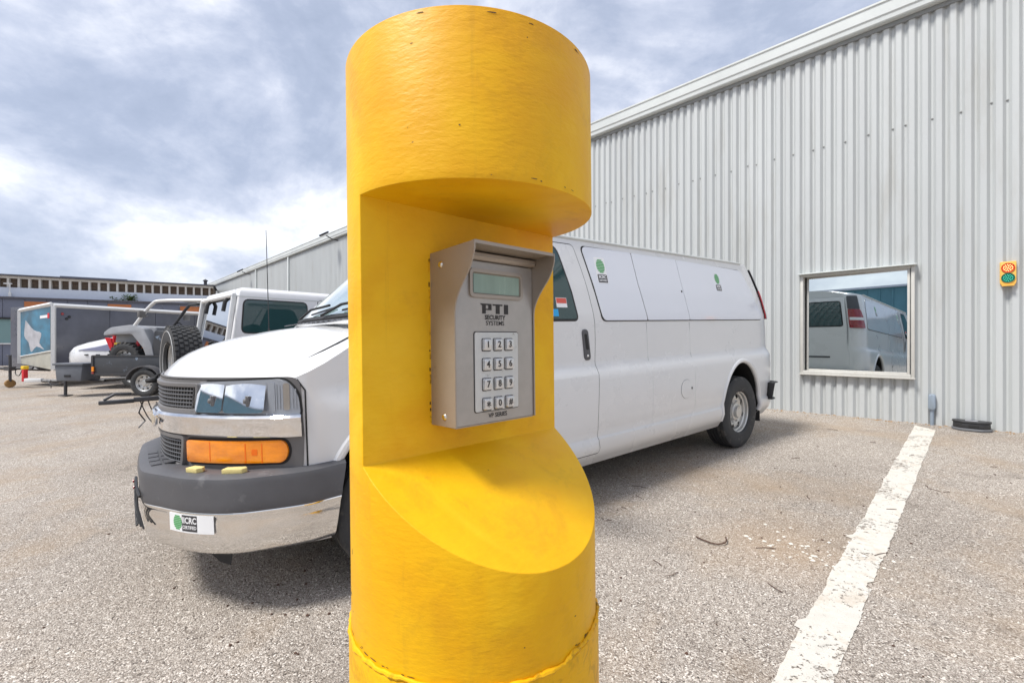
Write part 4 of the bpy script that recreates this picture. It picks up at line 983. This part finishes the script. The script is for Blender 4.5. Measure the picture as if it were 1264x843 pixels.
for sg_ in (1, -1):
    fx = (lambda m: m) if sg_ > 0 else mirror_y
    wp = rounded([(.11, 1.375), (.85, 1.375), (.85, 1.765), (.14, 1.765)], .07)
    fx(patch(wp, jside, .004, .006, .1, .1)).build('window_seal', M['black'], jp); q = fx(patch(shrink(wp, .014), jside, .007, .006, .1, .1)).build('side_window', M['car_glass'], jp)
    dp = rounded([(.97, .66), (1.92, .66), (1.95, 1.2), (1.86, 1.80), (.97, 1.80)], .05)
    fx(patch(dp, jside, .002, .003, .2, .1)).build('door_seam', M['gap'], jp); d_ = fx(patch(shrink(dp, .006), jside, .006, .006, .2, .1)).build('door', M['jeep_white'], jp)
    wd_ = rounded([(1.04, 1.22), (1.83, 1.22), (1.77, 1.75), (1.04, 1.75)], .05); fx(patch(wd_, jside, .009, .004, .2, .1)).build('window_glass', M['car_glass'], d_)
    fx(patch(rect(1.05, 1.04, 1.17, 1.075, .01), jside, .03, .02)).build('handle', M['black'], d_)
    fx(patch([(.012, 1.785), (1.9, 1.785), (1.9, 1.793), (.012, 1.793)], jside, .004, .004, .3)).build('roof_seam', M['fascia'], jp)
    fx(patch([(.052, 1.17), (.056, 1.17), (.072, 1.88), (.068, 1.88)], jside, .004, .004, None, .2)).build('corner_seam', M['fascia'], jp)
    for ax in (.56, 2.78):
        b = MB(); pa = [(ax + .56 * math.cos(R(a)), .62 + .44 * math.sin(R(a))) for a in range(0, 181, 20)]
        b.prism([(x, z) for x, z in pa] + [(x * .93 + ax * .07, .62 + (z - .62) * .88) for x, z in reversed(pa)], lambda u, v, k: (u, -k, v), HW - .04, HW + .17); fx(b).build('wheel_flare', M['black'], jp, bevel=.01)
    fx(patch(rect(-.0, 0, .1, .1), lambda u, v, k: (-.02 - k, -(HW - .10) + u * 1.2, .92 + v * 1.9), .02, .03)).build('tail_lamp', M['red_lens'], jp)
JW = make_wheel(.42, .28, .215, grooves=5)
for ax in (.56, 2.78):
    for sg_ in (1, -1): put_wheel(jp, JW, ax, sg_ * (HW + .02), .42, sg_)
rg = patch(rounded([(-.60, 1.20), (.60, 1.20), (.57, 1.765), (-.57, 1.765)], .05), jrear, .006, .01, .1, .1).build('rear_window', M['pale_glass'], jp)
patch(rounded([(-.63, 1.175), (.63, 1.175), (.60, 1.79), (-.60, 1.79)], .05), jrear, .003, .006, .1, .1).build('window_seal', M['black'], jp)
for y in (-.42, .30):
    b = MB(); b.tube([jrear(y, 1.80, .01), jrear(y, 1.74, .05), jrear(y + .01, 1.63, .05)], .022, 8); b.build('hinge', M['black'], rg)
b = MB(); b.tube([jrear(-.1, 1.24, .04), jrear(-.35, 1.23, .055)], .016, 6); b.tube([jrear(-.1, 1.22, .0), jrear(-.1, 1.28, .05)], .03, 8); b.build('wiper', M['black'], rg)
b = MB(); b.tube([jrear(-.66, 1.14, .02), jrear(-.64, 1.80, .03), jrear(.64, 1.80, .03), jrear(.66, 1.14, .02)], .028, 8); b.build('rack_tube', M['alu'], jp)
b = MB(); b.prism(rounded([(-.66, .56), (.66, .56), (.66, 1.14), (-.66, 1.14)], .05), lambda u, v, k: (-k, u, v), 0, .02); b.build('tailgate', M['jeep_white'], jp)
b = MB(); b.box((-.10, 0, .60), (.16, 1.62, .16)); b.build('rear_bumper', M['black'], jp, bevel=.02)
b = MB(); b.box((2.12, 0, 1.52), (.05, 1.36, .62), Matrix.Rotation(R(-20), 3, 'Y')); b.build('windscreen', M['car_glass'], jp, bevel=.01)
b = MB(); b.box((3.40, 0, .58), (.16, 1.6, .18)); b.build('front_bumper', M['black'], jp, bevel=.02)
# spare wheel with block tread
sp_ = thing('spare_wheel', None, None); sp_.parent = jp; sp_.location = (-.29, .02, 1.05); sp_.rotation_euler = (0, 0, R(90))
t = MB(); t.lathe([(.215, -.10), (.235, -.125), (.32, -.14), (.385, -.135), (.405, -.12), (.408, 0), (.405, .12), (.385, .135), (.32, .14), (.235, .125), (.215, .10)], YROT, 72)
t.build('tyre', M['tyre'], sp_, smooth=40)
t = MB()
for r_, h in enumerate((-.112, -.066, -.022, .022, .066, .112)):
    for k in range(40):
        th = 2 * PI * (k + (r_ % 2) * .5) / 40; m = Matrix.Rotation(th, 4, 'Y') @ Matrix.Translation((0, h, .4095)); mm = MB().box((0, 0, 0), (.046, .036, .022), taper=.86); t.add([m @ Vector(v) for v in mm.v], mm.f)
tag(t.build('tread_blocks', M['tyre'], sp_, smooth=0), kind='stuff')
b = MB(); b.lathe([(.2145, .136), (.2165, .138)], YROT, 64); b.tube([(.352 * math.cos(2 * PI * k / 64), .1375, .352 * math.sin(2 * PI * k / 64)) for k in range(64)], .0035, 5, closed=True); b.build('sidewall_line', M['alu'], sp_)
link_mesh('rim', JW[1], sp_, (0, -.02, 0)); 
b = MB(); b.lathe([(0, -.03), (.19, -.03), (.19, -.06), (0, -.06)], YROT, 24); b.box((0, -.13, 0), (.16, .12, .2)); b.build('spare_carrier', M['black'], sp_)
b = MB(); b.tube([(-.12, .30, .98), (-.46, .30, .90), (-.50, .30, .85)], .016, 6); b.lathe([(0, .03), (.05, .02), (.06, 0), (.05, -.03), (0, -.035)], Matrix.Translation((-.52, .30, .84)), 12); b.build('reversing_lamp', M['black'], jp)
# tow bar and hitch hardware reaching out behind the jeep
b = MB(); b.box((-.40, .12, .645), (.60, .06, .05)); b.build('hitch_bar', M['steel_dark'], jp, bevel=.006)
b = MB(); b.prism([(-.70, -.035), (-.88, -.05), (-.99, -.03), (-.99, .03), (-.88, .05), (-.70, .035)], lambda u, v, k: (u, v + .12, k), .615, .655); b.tube([(-.95, .12, .66), (-.86, .12, .72), (-.72, .12, .715)], .016, 6); b.build('coupler', M['steel_dark'], jp, bevel=.006)
b = MB(); b.box((-.30, .02, .70), (.08, .05, .16)); b.tube([(-.32, .0, .66), (-.36, -.04, .78)], .014, 6); b.build('strap', M['blue'], jp, bevel=.01)
b = MB(); b.tube([(-.30, .06, .74), (-.31, .05, .86)], .018, 8); b.build('hitch_pin', M['red'], jp)
b = MB()
for k, (x0, dz_) in enumerate(((-.58, .20), (-.64, .26), (-.5, .16))):
    pts = [(x0 + (k * .03 - .5 * x0 - .35) * t_ + .26 * t_, .12 + .04 * math.sin(7 * t_ + k), .64 - dz_ * math.sin(PI * t_) - .02 * k) for t_ in [i / 14 for i in range(15)]]
    b.tube(pts, .006, 5)
b.tube([(-.62, .12, .62), (-.66, .10, .50), (-.60, .14, .40), (-.66, .12, .33)], .008, 5); b.build('safety_chain', M['steel_dark'], jp)

# ------------------------------------------------------------------ trailers behind the van
EM = place(-13.3, 13.2, 20.5)
et = thing('enclosed_trailer', 'large grey enclosed trailer with white edges and blue graphic on its nose', 'trailer', EM)
# x along its length away from the camera, y to its left; visible side at y = 0
TZ0, TZ1 = .52, 2.42; NY, NZ0, NZ1 = 1.59, .68, 2.27
b = MB(); b.box((2.75, 1.2, (TZ0 + TZ1) / 2), (5.4, 2.36, TZ1 - TZ0 - .06)); b.build('body', M['trailer_grey'], et)
for k in range(4):
    b = MB(); b.box((.72 + k * 1.34, .014, (TZ0 + TZ1) / 2), (1.325, .02, TZ1 - TZ0 - .14)); b.build('side_panel', M['trailer_grey'], et, bevel=.004)
def nose(u, v, k):     # u along the slanted front 0..1, v 0..1 up
    z0 = TZ0 + (NZ0 - TZ0) * u; z1 = TZ1 + (NZ1 - TZ1) * u
    return (-.03 - k - .02 * u, .03 + NY * u, z0 + (z1 - z0) * v)
b = MB(); b.prism([(0, 0), (1, 0), (1, 1), (0, 1)], nose, -.3, 0); b.build('nose', M['plate_beige'], et)
np_ = patch([(.03, .30), (.97, .14), (.97, .965), (.03, .965)], nose, .008, .006).build('nose_graphic', M['teal'], et)
patch([tuple(p) for p in smooth_poly([(.80, .80), (.55, .62), (.30, .56), (.36, .40), (.22, .30), (.45, .34), (.62, .24), (.70, .40), (.84, .52), (.80, .80)], 3)[:-1]], nose, .012, .004).build('graphic_shape', M['grey_graphic'], np_)
patch(rect(.08, .80, .34, .845), nose, .012, .004).build('nose_sign', M['sticker_white'], np_); patch(rect(.05, .79, .11, .87), nose, .014, .004).build('nose_marker', M['red'], np_)
b = MB()
for a, c in (((0, 0, TZ1 - .03), (5.45, 0, TZ1 - .03)), ((0, 0, TZ0 + .03), (5.45, 0, TZ0 + .03)), ((0, 0, TZ0), (0, 0, TZ1 - .05))): b.tube([a, c], .062, 4)
b.tube([nose(0, 1, .0), nose(1, 1, .0)], .06, 4); b.tube([nose(1, 0, 0), nose(1, .99, 0)], .06, 4); b.tube([nose(0, .285, .01), nose(1, .125, .01)], .02, 4); b.build('edge_trim', M['alu'], et, smooth=0)
for dy, dz in ((.20, 2.20), (.36, 2.12), (.30, 2.06)):
    b = MB(); b.lathe([(0, .02), (.03, .015), (.04, 0)], Matrix.Translation((dy, -.012, dz - .05)) @ Matrix.Rotation(R(90), 4, 'X'), 10); b.build('marker_lamp', M['red_lens'] if dy < .25 else M['black'], et)
for x in (2.9, 3.75):
    put_wheel(et, make_wheel(.36, .22, .2), x, .12, .36, -1)
    b = MB(); b.prism([(x - .44, .62), (x - .34, .80), (x + .34, .80), (x + .44, .62)], lambda u, v, k: (u, k, v), -.06, .10); b.build('fender', M['alu'], et)
b = MB(); b.tube([(-.05, .90, .55), (-.32, 1.43, .55), (-.62, 2.25, .55)], .05, 6); b.box((-.34, 1.43, .545), (.16, .30, .11)); b.tube([(.2, .6, .50), (-.2, 1.1, .54)], .05, 4); b.build('tongue', M['steel_dark'], et)
b = MB(); b.tube([(-.34, 1.43, .16), (-.34, 1.43, .94)], .036, 8); b.tube([(-.34, 1.43, .90), (-.34, 1.62, .93)], .016, 6); jk = b.build('jack', M['steel_dark'], et)
b = MB(); b.lathe([(0, -.05), (.10, -.05), (.12, -.03), (.12, .03), (.10, .05), (0, .05)], Matrix.Translation((-.34, 1.43, .105)) @ Matrix.Rotation(R(70), 4, 'X'), 18); b.build('caster', M['rust'], jk)
b = MB(); b.box((-.29, .78, .36), (.10, .11, .36)); b.build('warning_tag', M['red'], et, bevel=.01)
b = MB(); b.box((-.29, .78, .58), (.13, .15, .10)); b.build('lock_cap', M['yellow_plain'], et, bevel=.02)
b = MB(); b.tube([tuple(p) for p in smooth_poly([(-.30, 1.25, .52), (-.32, 1.18, .38), (-.30, 1.05, .35), (-.28, .95, .50)], 4)], .012, 5); b.build('cable', M['black'], et)

CT = place(-8.0, 12.95, 272)
ct = thing('clamshell_trailer', 'low white moulded trailer with rounded nose and dark purple swoosh', 'trailer', CT)
b = MB(); xs = [-1.2, 0, 1.2, 2.2, 3.0, 3.6, 4.0, 4.25, 4.36]; tp_ = [1.62, 1.62, 1.60, 1.50, 1.36, 1.24, 1.14, 1.02, .86]; bt_ = [.42] * 5 + [.40, .42, .50, .62]; hw_ = [.85, .85, .85, .85, .83, .78, .68, .50, .2]
vs = []
for x, t1, b1, hw in zip(xs, tp_, bt_, hw_):
    for a in range(20):
        th = 2 * PI * a / 20; c_, s_ = math.cos(th), math.sin(th); c_ = math.copysign(abs(c_) ** .55, c_); s_ = math.copysign(abs(s_) ** .55, s_)
        vs.append((x, c_ * hw, (t1 + b1) / 2 + s_ * (t1 - b1) / 2))
b.add(vs, [(i * 20 + j, i * 20 + (j + 1) % 20, (i + 1) * 20 + (j + 1) % 20, (i + 1) * 20 + j) for i in range(8) for j in range(20)] + [tuple(range(20)), tuple(8 * 20 + j for j in range(20))]); b.build('shell', M['gel_white'], ct, smooth=50)
def ctside(u, v, k): hw = lerp_tab(u, xs, hw_); return (u, hw + .004 + k, v)
patch([tuple(p) for p in smooth_poly([(3.75, .98), (3.0, 1.10), (2.2, 1.30), (1.5, 1.44), (.6, 1.50)], 4)] + [(.6, .98), (2, .98), (3, .97)], ctside, .004, .02, .2, None).build('swoosh', M['purple'], ct)
for x in (3.45, 3.1): b = MB(); b.box(ctside(x, .86, .0), (.10, .03, .03)); b.build('latch', M['black'], ct)
CW = make_wheel(.29, .18, .16)
for sg_ in (1, -1): put_wheel(ct, CW, 2.15, sg_ * .80, .29, sg_)
b = MB(); b.box((1.5, 0, .40), (5.4, 1.3, .07)); b.tube([(4.2, 0, .42), (4.9, 0, .42)], .04, 6); b.build('chassis', M['steel_dark'], ct)
b = MB(); b.box(ctside(4.05, .52, .01), (.10, .04, .08)); b.build('marker_lamp', M['red_lens'], ct)

UT = place(-8.35, 11.35, 270)
ut = thing('utility_trailer', 'small black open trailer with scuffed side board and grey toolbox', 'trailer', UT)
# x runs forwards to the left of the picture; near side at y = +.68
b = MB(); b.box((.0, 0, .47), (2.9, 1.36, .05)); b.build('deck', M['steel_dark'], ut)
for sg_ in (1, -1):
    b = MB(); b.box((.0, sg_ * .69, .71), (2.9, .03, .40)); b.build('side_board', M['black_panel'], ut, bevel=.004)
    b = MB(); b.box((.0, sg_ * .69, .925), (2.94, .05, .035)); b.box((0, sg_ * .69, .50), (2.94, .055, .05)); b.box((1.46, sg_ * .69, .71), (.05, .06, .44)); b.box((-1.46, sg_ * .69, .71), (.05, .06, .44)); b.build('rail', M['steel_dark'], ut)
b = MB(); b.box((1.45, 0, .68), (.03, 1.34, .36)); b.build('front_board', M['black_panel'], ut)
b = MB(); b.box((1.44, .722, .62), (.05, .02, .11)); b.build('amber_marker', M['amber'], ut)
b = MB(); b.box((1.44, .722, .53), (.05, .02, .04)); b.build('red_marker', M['red_lens'], ut)
UW = make_wheel(.315, .17, .19)
for sg_ in (1, -1): put_wheel(ut, UW, .05, sg_ * .90, .315, sg_)
b = MB(); b.tube([(.05, -.9, .315), (.05, .9, .315)], .03, 8); b.build('axle', M['steel_dark'], ut)
b = MB(); pa = [(.05 + .42 * math.cos(R(a)), .315 + .40 * math.sin(R(a))) for a in range(10, 171, 16)]
b.prism(pa + [(x * .95 + .0025, .315 + (z - .315) * .93) for x, z in reversed(pa)], lambda u, v, k: (u, k, v), .80, 1.0); b.build('fender', M['grey_plastic'], ut)
b = MB(); b.tube([(1.4, .45, .33), (2.55, .2, .30)], .035, 4); b.tube([(1.4, -.45, .33), (2.55, .2, .30)], .035, 4); b.tube([(2.2, .2, .30), (3.15, .2, .30)], .042, 4); b.build('tongue', M['steel_dark'], ut)
b = MB(); b.box((3.36, .2, .31), (.42, .09, .10)); b.build('coupler', M['alu'], ut, bevel=.015)
b = MB(); b.tube([(2.45, .34, -.03), (2.45, .34, .46)], .032, 8); b.box((2.45, .34, -.035), (.22, .16, .02)); b.build('jack', M['steel_dark'], ut)
b = MB(); b.prism([(1.82, .33), (2.40, .33), (2.44, .70), (1.78, .70)], lambda u, v, k: (u, k, v), .10, .62); tb_ = b.build('toolbox', M['tool_grey'], ut, bevel=.02)
b = MB(); b.box((2.11, .36, .725), (.72, .58, .05)); b.build('lid', M['tool_grey'], tb_, bevel=.012)
b = MB(); b.box((2.13, .625, .45), (.14, .02, .05)); b.build('latch', M['black'], tb_)
b = MB(); b.tube([(3.0, .25, .32), (2.8, .32, .20), (2.5, .30, .28)], .010, 5); b.tube([(2.9, .25, .32), (2.86, .28, .13)], .010, 5); b.build('safety_chain', M['steel_dark'], ut)

# ------------------------------------------------------------------ side-by-side buggy standing on the black trailer
BG = UT @ Matrix.Translation((-.45, 0, .495))
bg_ = thing('buggy', 'pale grey two-seat off-road buggy with roll cage on the black trailer', 'buggy', BG)
for sg_ in (1, -1):
    b = MB(); b.prism(rounded([(1.68, .98), (1.68, .90), (1.45, .93), (1.02, .94), (.76, .62), (.64, .28), (.48, .28), (.56, .70), (.74, 1.08), (1.05, 1.16), (1.52, 1.10)], .05), lambda u, v, k: (u, sg_ * k, v), .42, .68); b.build('front_fender', M['utv_grey'], bg_, bevel=.02)
    b = MB(); b.prism(rounded([(.60, .28), (-.6, .28), (-.75, .95), (.5, 1.03)], .05), lambda u, v, k: (u, sg_ * k, v), .60, .66); b.build('door', M['black_panel'], bg_, bevel=.015)
    b = MB(); b.prism([(-.5, .9), (-1.5, .98), (-1.6, .75), (-1.3, .72), (-.75, .5)], lambda u, v, k: (u, sg_ * k, v), .40, .68); b.build('rear_fender', M['utv_grey'], bg_, bevel=.02)
    b = MB(); b.tube([tuple(p) for p in smooth_poly([(1.04, sg_ * .60, 1.10), (.80, sg_ * .60, 1.42), (.60, sg_ * .58, 1.66), (.42, sg_ * .57, 1.73), (-.4, sg_ * .57, 1.74), (-.84, sg_ * .57, 1.70), (-1.05, sg_ * .58, 1.4), (-1.25, sg_ * .58, 1.0)], 4)], .038, 8); b.build('roll_cage', M['alu'] if sg_ > 0 else M['alu_dark'], bg_)
    b = MB(); b.box((.74, sg_ * .74, 1.40), (.06, .18, .15)); b.tube([(.70, sg_ * .6, 1.36), (.74, sg_ * .72, 1.36)], .015, 6); b.build('mirror', M['frame_grey'], bg_, bevel=.02)
    b = MB(); b.lathe([(0, .02), (.05, .015), (.06, 0)], Matrix.Translation((1.36, sg_ * .60, 1.0)) @ Matrix.Rotation(R(-90 * sg_), 4, 'X'), 14); b.lathe([(0, .10), (.05, .09), (.06, 0)], Matrix.Translation((1.50, sg_ * .52, .97)) @ Matrix.Rotation(R(75), 4, 'Y'), 14); b.build('headlight', M['clear_lens'], bg_)
    b = MB(); b.tube([(1.02, sg_ * .40, .95), (1.05, sg_ * .55, .40)], .05, 10); b.build('shock', M['red'], bg_)
b = MB(); b.prism(rounded([(1.62, .74), (1.58, 1.02), (1.05, 1.15), (.62, 1.12), (.55, .30), (1.4, .28)], .06), lambda u, v, k: (u, k, v), -.44, .44); b.build('bonnet', M['utv_grey'], bg_, bevel=.03)
b = MB(); b.box((-.1, 0, .26), (2.6, 1.0, .10)); b.box((-1.1, 0, .60), (.8, .9, .4)); b.box((-.25, .28, .62), (.5, .46, .25)); b.box((-.45, .28, 1.0), (.16, .46, .7)); b.box((-.25, -.28, .62), (.5, .46, .25)); b.box((-.45, -.28, 1.0), (.16, .46, .7)); b.build('seats', M['black'], bg_, bevel=.03)
b = MB(); b.box((-.25, 0, 1.765), (1.2, 1.14, .025)); b.build('roof', M['alu_dark'], bg_, bevel=.01)
b = MB(); b.lathe([(.15, -.012), (.17, 0), (.15, .012)], Matrix.Translation((.28, .28, 1.08)) @ Matrix.Rotation(R(60), 4, 'Y'), 20, closed=True); b.tube([(.28, .28, 1.08), (.5, .28, .95)], .02, 6); b.build('steering_wheel', M['black'], bg_)
b = MB(); b.tube([(1.72, .35, .40), (1.70, .35, 1.02)], .035, 8); b.tube([(1.72, -.35, .40), (1.70, -.35, 1.02)], .035, 8); b.box((1.71, 0, .80), (.06, .80, .10)); b.lathe([(0, .05), (.05, .04), (.06, 0), (.05, -.04), (0, -.05)], Matrix.Translation((1.70, .35, 1.06)), 10); b.prism([(1.72, .84), (1.90, .86), (1.72, .46)], lambda u, v, k: (u, k, v), .30, .40); b.build('front_bumper', M['red'], bg_)
b = MB(); b.box((1.46, .50, .68), (.18, .10, .13)); b.build('yellow_strap', M['yellow_plain'], bg_, bevel=.02)
BW = make_wheel(.365, .25, .20)
for x in (1.22, -1.05):
    for sg_ in (1, -1):
        wn = put_wheel(bg_, BW, x, sg_ * .56, .365, sg_)
        t = MB()
        for k in range(26):
            for h in (-.07, .07):
                th = 2 * PI * (k + (.5 if h > 0 else 0)) / 26; m = Matrix.Rotation(th, 4, 'Y') @ Matrix.Translation((0, h, .372)); mm = MB().box((0, 0, 0), (.045, .10, .03), taper=.8); t.add([m @ Vector(v) for v in mm.v], mm.f)
        tag(t.build('tread_lugs', M['tyre'], wn, smooth=0), kind='stuff')
        b = MB(); b.tube([(.372 * math.cos(2 * PI * k / 48), -.10, .372 * math.sin(2 * PI * k / 48)) for k in range(48)], .012, 5, closed=True); b.build('ratchet_strap', M['orange'], wn)

# ------------------------------------------------------------------ office building across the yard
FX, FY = -28.8, 25.6; FA = math.degrees(math.atan2(1.72, 1.0))
FM = Matrix.Translation((FX, FY, -.30)) @ Matrix(((.864, -.503, 0), (.503, .864, 0), (0, 0, 1))).to_4x4()     # x to the right along the front, y away, z up
fb = thing('office_building', 'long low grey-clad building with white band and columned upper storey', 'building', FM)
X0, X1 = -26., 10.; Z = lambda z: z + .30
b = MB(); b.box(((X0 + X1) / 2, 2.1, Z(3.4) / 2), (X1 - X0, 4, Z(3.4))); b.build('wall', M['clad'], fb)
k = X0; i = 0
WINS = [(-22.4, -19.6), (-18.8, -16.0), (-13.0, -10.2), (-9.2, -6.3), (-5.4, -2.6), (-1.9, .78), (6.2, 7.6)]
while k < X1 - .1:
    def seg(z0, z1):
        m = MB(); m.box((k + .45, .04, (z0 + z1) / 2), (.885, .10, z1 - z0)); m.build('cladding_panel', M['clad'], fb, bevel=.008)
    hit = any(a < k + .45 < c for a, c in WINS)
    if hit: seg(0, Z(1.05)); seg(Z(2.46), Z(3.60))
    else: seg(0, Z(3.60))
    k += .9
for a, c in WINS:
    m = MB(); m.box(((a + c) / 2, .06, Z(1.75)), (c - a + .5, .06, 1.44)); wn = m.build('window', M['far_glass'], fb)
    m = MB(); m.box(((a + c) / 2, -.03, Z(2.46)), (c - a + .3, .12, .10)); m.build('frame', M['black'], wn); m = MB(); m.box(((a + c) / 2, -.03, Z(1.03)), (c - a + .3, .14, .07)); m.build('sill', M['alu'], wn)
for s_ in (-24.55, -20.9, -17.25, -13.6, -9.95, -6.3, -2.65, .98, 4.63, 8.23):
    m = MB(); m.box((s_ + .56, -.025, Z(3.13)), (1.12, .03, .64)); m.build('orange_panel', M['orange'], fb, bevel=.006)
b = MB(); b.box(((X0 + X1) / 2, .5, Z(3.64)), (X1 - X0 + .3, 1.3, .09)); b.build('ledge', M['roof_dark'], fb)
b = MB(); b.box(((X0 + X1) / 2, .75, Z(3.98)), (X1 - X0, .5, .56)); b.build('white_band', M['band'], fb)
b = MB(); b.box(((X0 + X1) / 2, 2.4, Z(4.45)), (X1 - X0, 3, .9)); b.build('upper_wall', M['wood'], fb)
k = X0 + .07; cm = None
while k < X1:
    if cm is None: mm = MB(); mm.box((0, 0, 0), (.10, .28, .56)); cm = mm.mesh('column', M['column'], smooth=0)
    link_mesh('column', cm, fb, (k + .08, .78, Z(4.54))); k += .44
    m = MB(); 
for j in range(5):
    b = MB(); b.box(((X0 + X1) / 2, .885 + .004 * (j % 2), Z(4.33 + j * .105)), (X1 - X0, .03, .092)); b.build('board', M['wood'], fb)
b = MB(); b.box(((X0 + X1) / 2, .85, Z(4.865)), (X1 - X0, .5, .13)); b.build('white_fascia', M['column'], fb)
b = MB(); b.box(((X0 + X1) / 2, 2.25, Z(4.97)), (X1 - X0 + .2, 3.7, .075)); b.build('roof', M['roof_dark'], fb)
b = MB(); b.box((3.6, 2.6, Z(5.1)), (3.2, 1.6, .22)); b.build('roof_unit', M['clad'], fb)
b = MB(); b.tube([(9.5, 1.6, Z(4.98)), (9.5, 1.6, Z(5.38))], .10, 8); b.lathe([(.02, .14), (.16, .04), (.16, 0), (0, 0)], Matrix.Translation((9.5, 1.6, Z(5.36))), 10); b.build('roof_vent', M['steel_dark'], fb)
b = MB(); b.tube([(.28, .35, Z(3.68)), (.28, .35, Z(4.45))], .025, 6); b.box((.20, .35, Z(4.46)), (.34, .10, .06)); b.box((.28, .35, Z(3.85)), (.12, .10, .22)); b.build('ledge_lamp', M['alu'], fb)
# climber growing on the ledge
sh = thing('ledge_shrub', 'small green leafy shrub growing on the ledge of the grey building', 'shrub', FM @ Matrix.Translation((5.35, .22, Z(3.69))))
b = MB(); lf = MB()
for k in range(9):
    x = random.uniform(-.6, .7); top = (x + random.uniform(-.2, .2), random.uniform(-.05, .1), random.uniform(.1, .34) * (1.2 if abs(x - .25) < .35 else .7)); b.tube([(x * .7, 0, -.02), top], [.014, .006], 5)
    for q in range(34):
        t_ = random.uniform(.2, 1.1); c_ = Vector((x * .7, 0, 0)).lerp(Vector(top), t_) + Vector((random.gauss(0, .09), random.gauss(0, .06), random.gauss(.02, .05)))
        a = random.random() * 6; u_ = Vector((math.cos(a), math.sin(a), random.uniform(-.6, .6))).normalized() * .055; v_ = u_.cross(Vector((random.random(), random.random(), 1))).normalized() * .035
        lf.add([c_ - u_, c_ + v_, c_ + u_, c_ - v_], [(0, 1, 2, 3)])
b.build('stem', M['twig'], sh); tag(lf.build('foliage', M['leaf'], sh, smooth=0), kind='stuff')

# blue building behind the camera, met only in the reflections
BL_ = thing('blue_building', 'long blue metal-clad building across the yard mirrored in the window', 'building', Matrix.Translation((-26, -19, -.25)) @ Matrix.Rotation(R(-48), 4, 'Z'))
b = MB(); b.box((0, -6, 3.3), (36, 12, 6.6)); b.build('wall', M['blue_clad'], BL_)
for k in range(40):
    if k == 0: mm = MB(); mm.box((0, 0, 0), (.12, .06, 6.5)); rm = mm.mesh('rib', M['blue_clad'], smooth=0)
    link_mesh('rib', rm, BL_, (-17.6 + k * .9, .03, 3.3))
b = MB(); b.box((0, -6, 6.68), (36.6, 12.6, .16)); b.build('roof', M['band'], BL_)

# ------------------------------------------------------------------ litter on the asphalt
def on_ground(x, y, dz=.006): return (x, y, gz(x, y) + dz)
tw = thing('twig', 'curved brown twig lying on the asphalt left of the white stripe', 'twig', Matrix.Translation(on_ground(1.24, 2.77)))
b = MB(); pts = [(-.085, .085, .004), (-.06, .03, .006), (-.02, -.01, .004), (.02, -.022, .006), (.06, -.005, .012), (.085, .05, .016)]; b.tube([tuple(p) for p in smooth_poly(pts, 4)], .0042, 6); b.build('stem', M['twig'], tw)
def bits(name, label, n, cx_, cy_, sx_, sy_, s0, s1, m_, flat=.3):
    b = MB()
    for k in range(n):
        x = random.gauss(cx_, sx_); y = random.gauss(cy_, sy_); r = random.uniform(s0, s1); z = gz(x, y) + .002; a0 = random.random() * 6; pv = []
        nn = random.choice((5, 6)); 
        for j in range(nn): a = a0 + 2 * PI * j / nn; q = r * random.uniform(.55, 1.2); pv.append((x + q * math.cos(a), y + q * math.sin(a)))
        hh = r * flat; b.add([(p[0], p[1], z) for p in pv] + [(x + (p[0] - x) * .7, y + (p[1] - y) * .7, z + hh * random.uniform(.6, 1.2)) for p in pv], [tuple(range(nn, 2 * nn))] + [(j, (j + 1) % nn, nn + (j + 1) % nn, nn + j) for j in range(nn)])
    return tag(b.build(name, m_, smooth=0), label, kind='stuff')
bits('gravel', 'loose pale paint chips scattered beside the stripe', 70, 1.70, 2.62, .22, .20, .004, .016, M['chip'])
bits('gravel', 'small pale stones scattered over the asphalt', 240, .9, 2.6, 1.4, 1.2, .003, .008, M['chip'], .6)
bits('gravel', 'small dark crumbs scattered over the asphalt', 160, 1.6, 3.2, 1.5, 1.3, .003, .009, M['twig'], .5)
bits('gravel', 'dark crumbs and stones in front of the van', 90, -1.1, 2.2, .7, .6, .003, .010, M['twig'], .5)
b = MB()
for k in range(24):
    x = random.uniform(.5, 4.5); y = x * .72 + random.uniform(.9, 3.2); a = random.random() * 3.1; q = random.uniform(.02, .06); z = gz(x, y) + .005
    b.tube([(x - q * math.cos(a), y - q * math.sin(a), z), (x + random.uniform(-.01, .01), y + random.uniform(-.01, .01), z + .003), (x + q * math.cos(a), y + q * math.sin(a), z)], .0022, 4)
tag(b.build('twig_litter', M['twig'], smooth=0), 'fine twigs and stalks scattered over the asphalt', kind='stuff')
b = MB()
for k in range(150):
    t = random.uniform(-3.5, 1.6); p = wallp(t, 0, random.gammavariate(1.6, .035) + .03); r = random.uniform(.006, .02); z = gz(p.x, p.y)
    b.add([(p.x + r * math.cos(a) * random.uniform(.6, 1.2), p.y + r * math.sin(a) * random.uniform(.6, 1.2), z + .001) for a in (0, 1.3, 2.6, 3.9, 5.2)] + [(p.x, p.y, z + r * .6)], [(i, (i + 1) % 5, 5) for i in range(5)])
tag(b.build('wall_debris', M['rust'], smooth=0), 'dead leaves and grit gathered along the foot of the metal wall', kind='stuff')
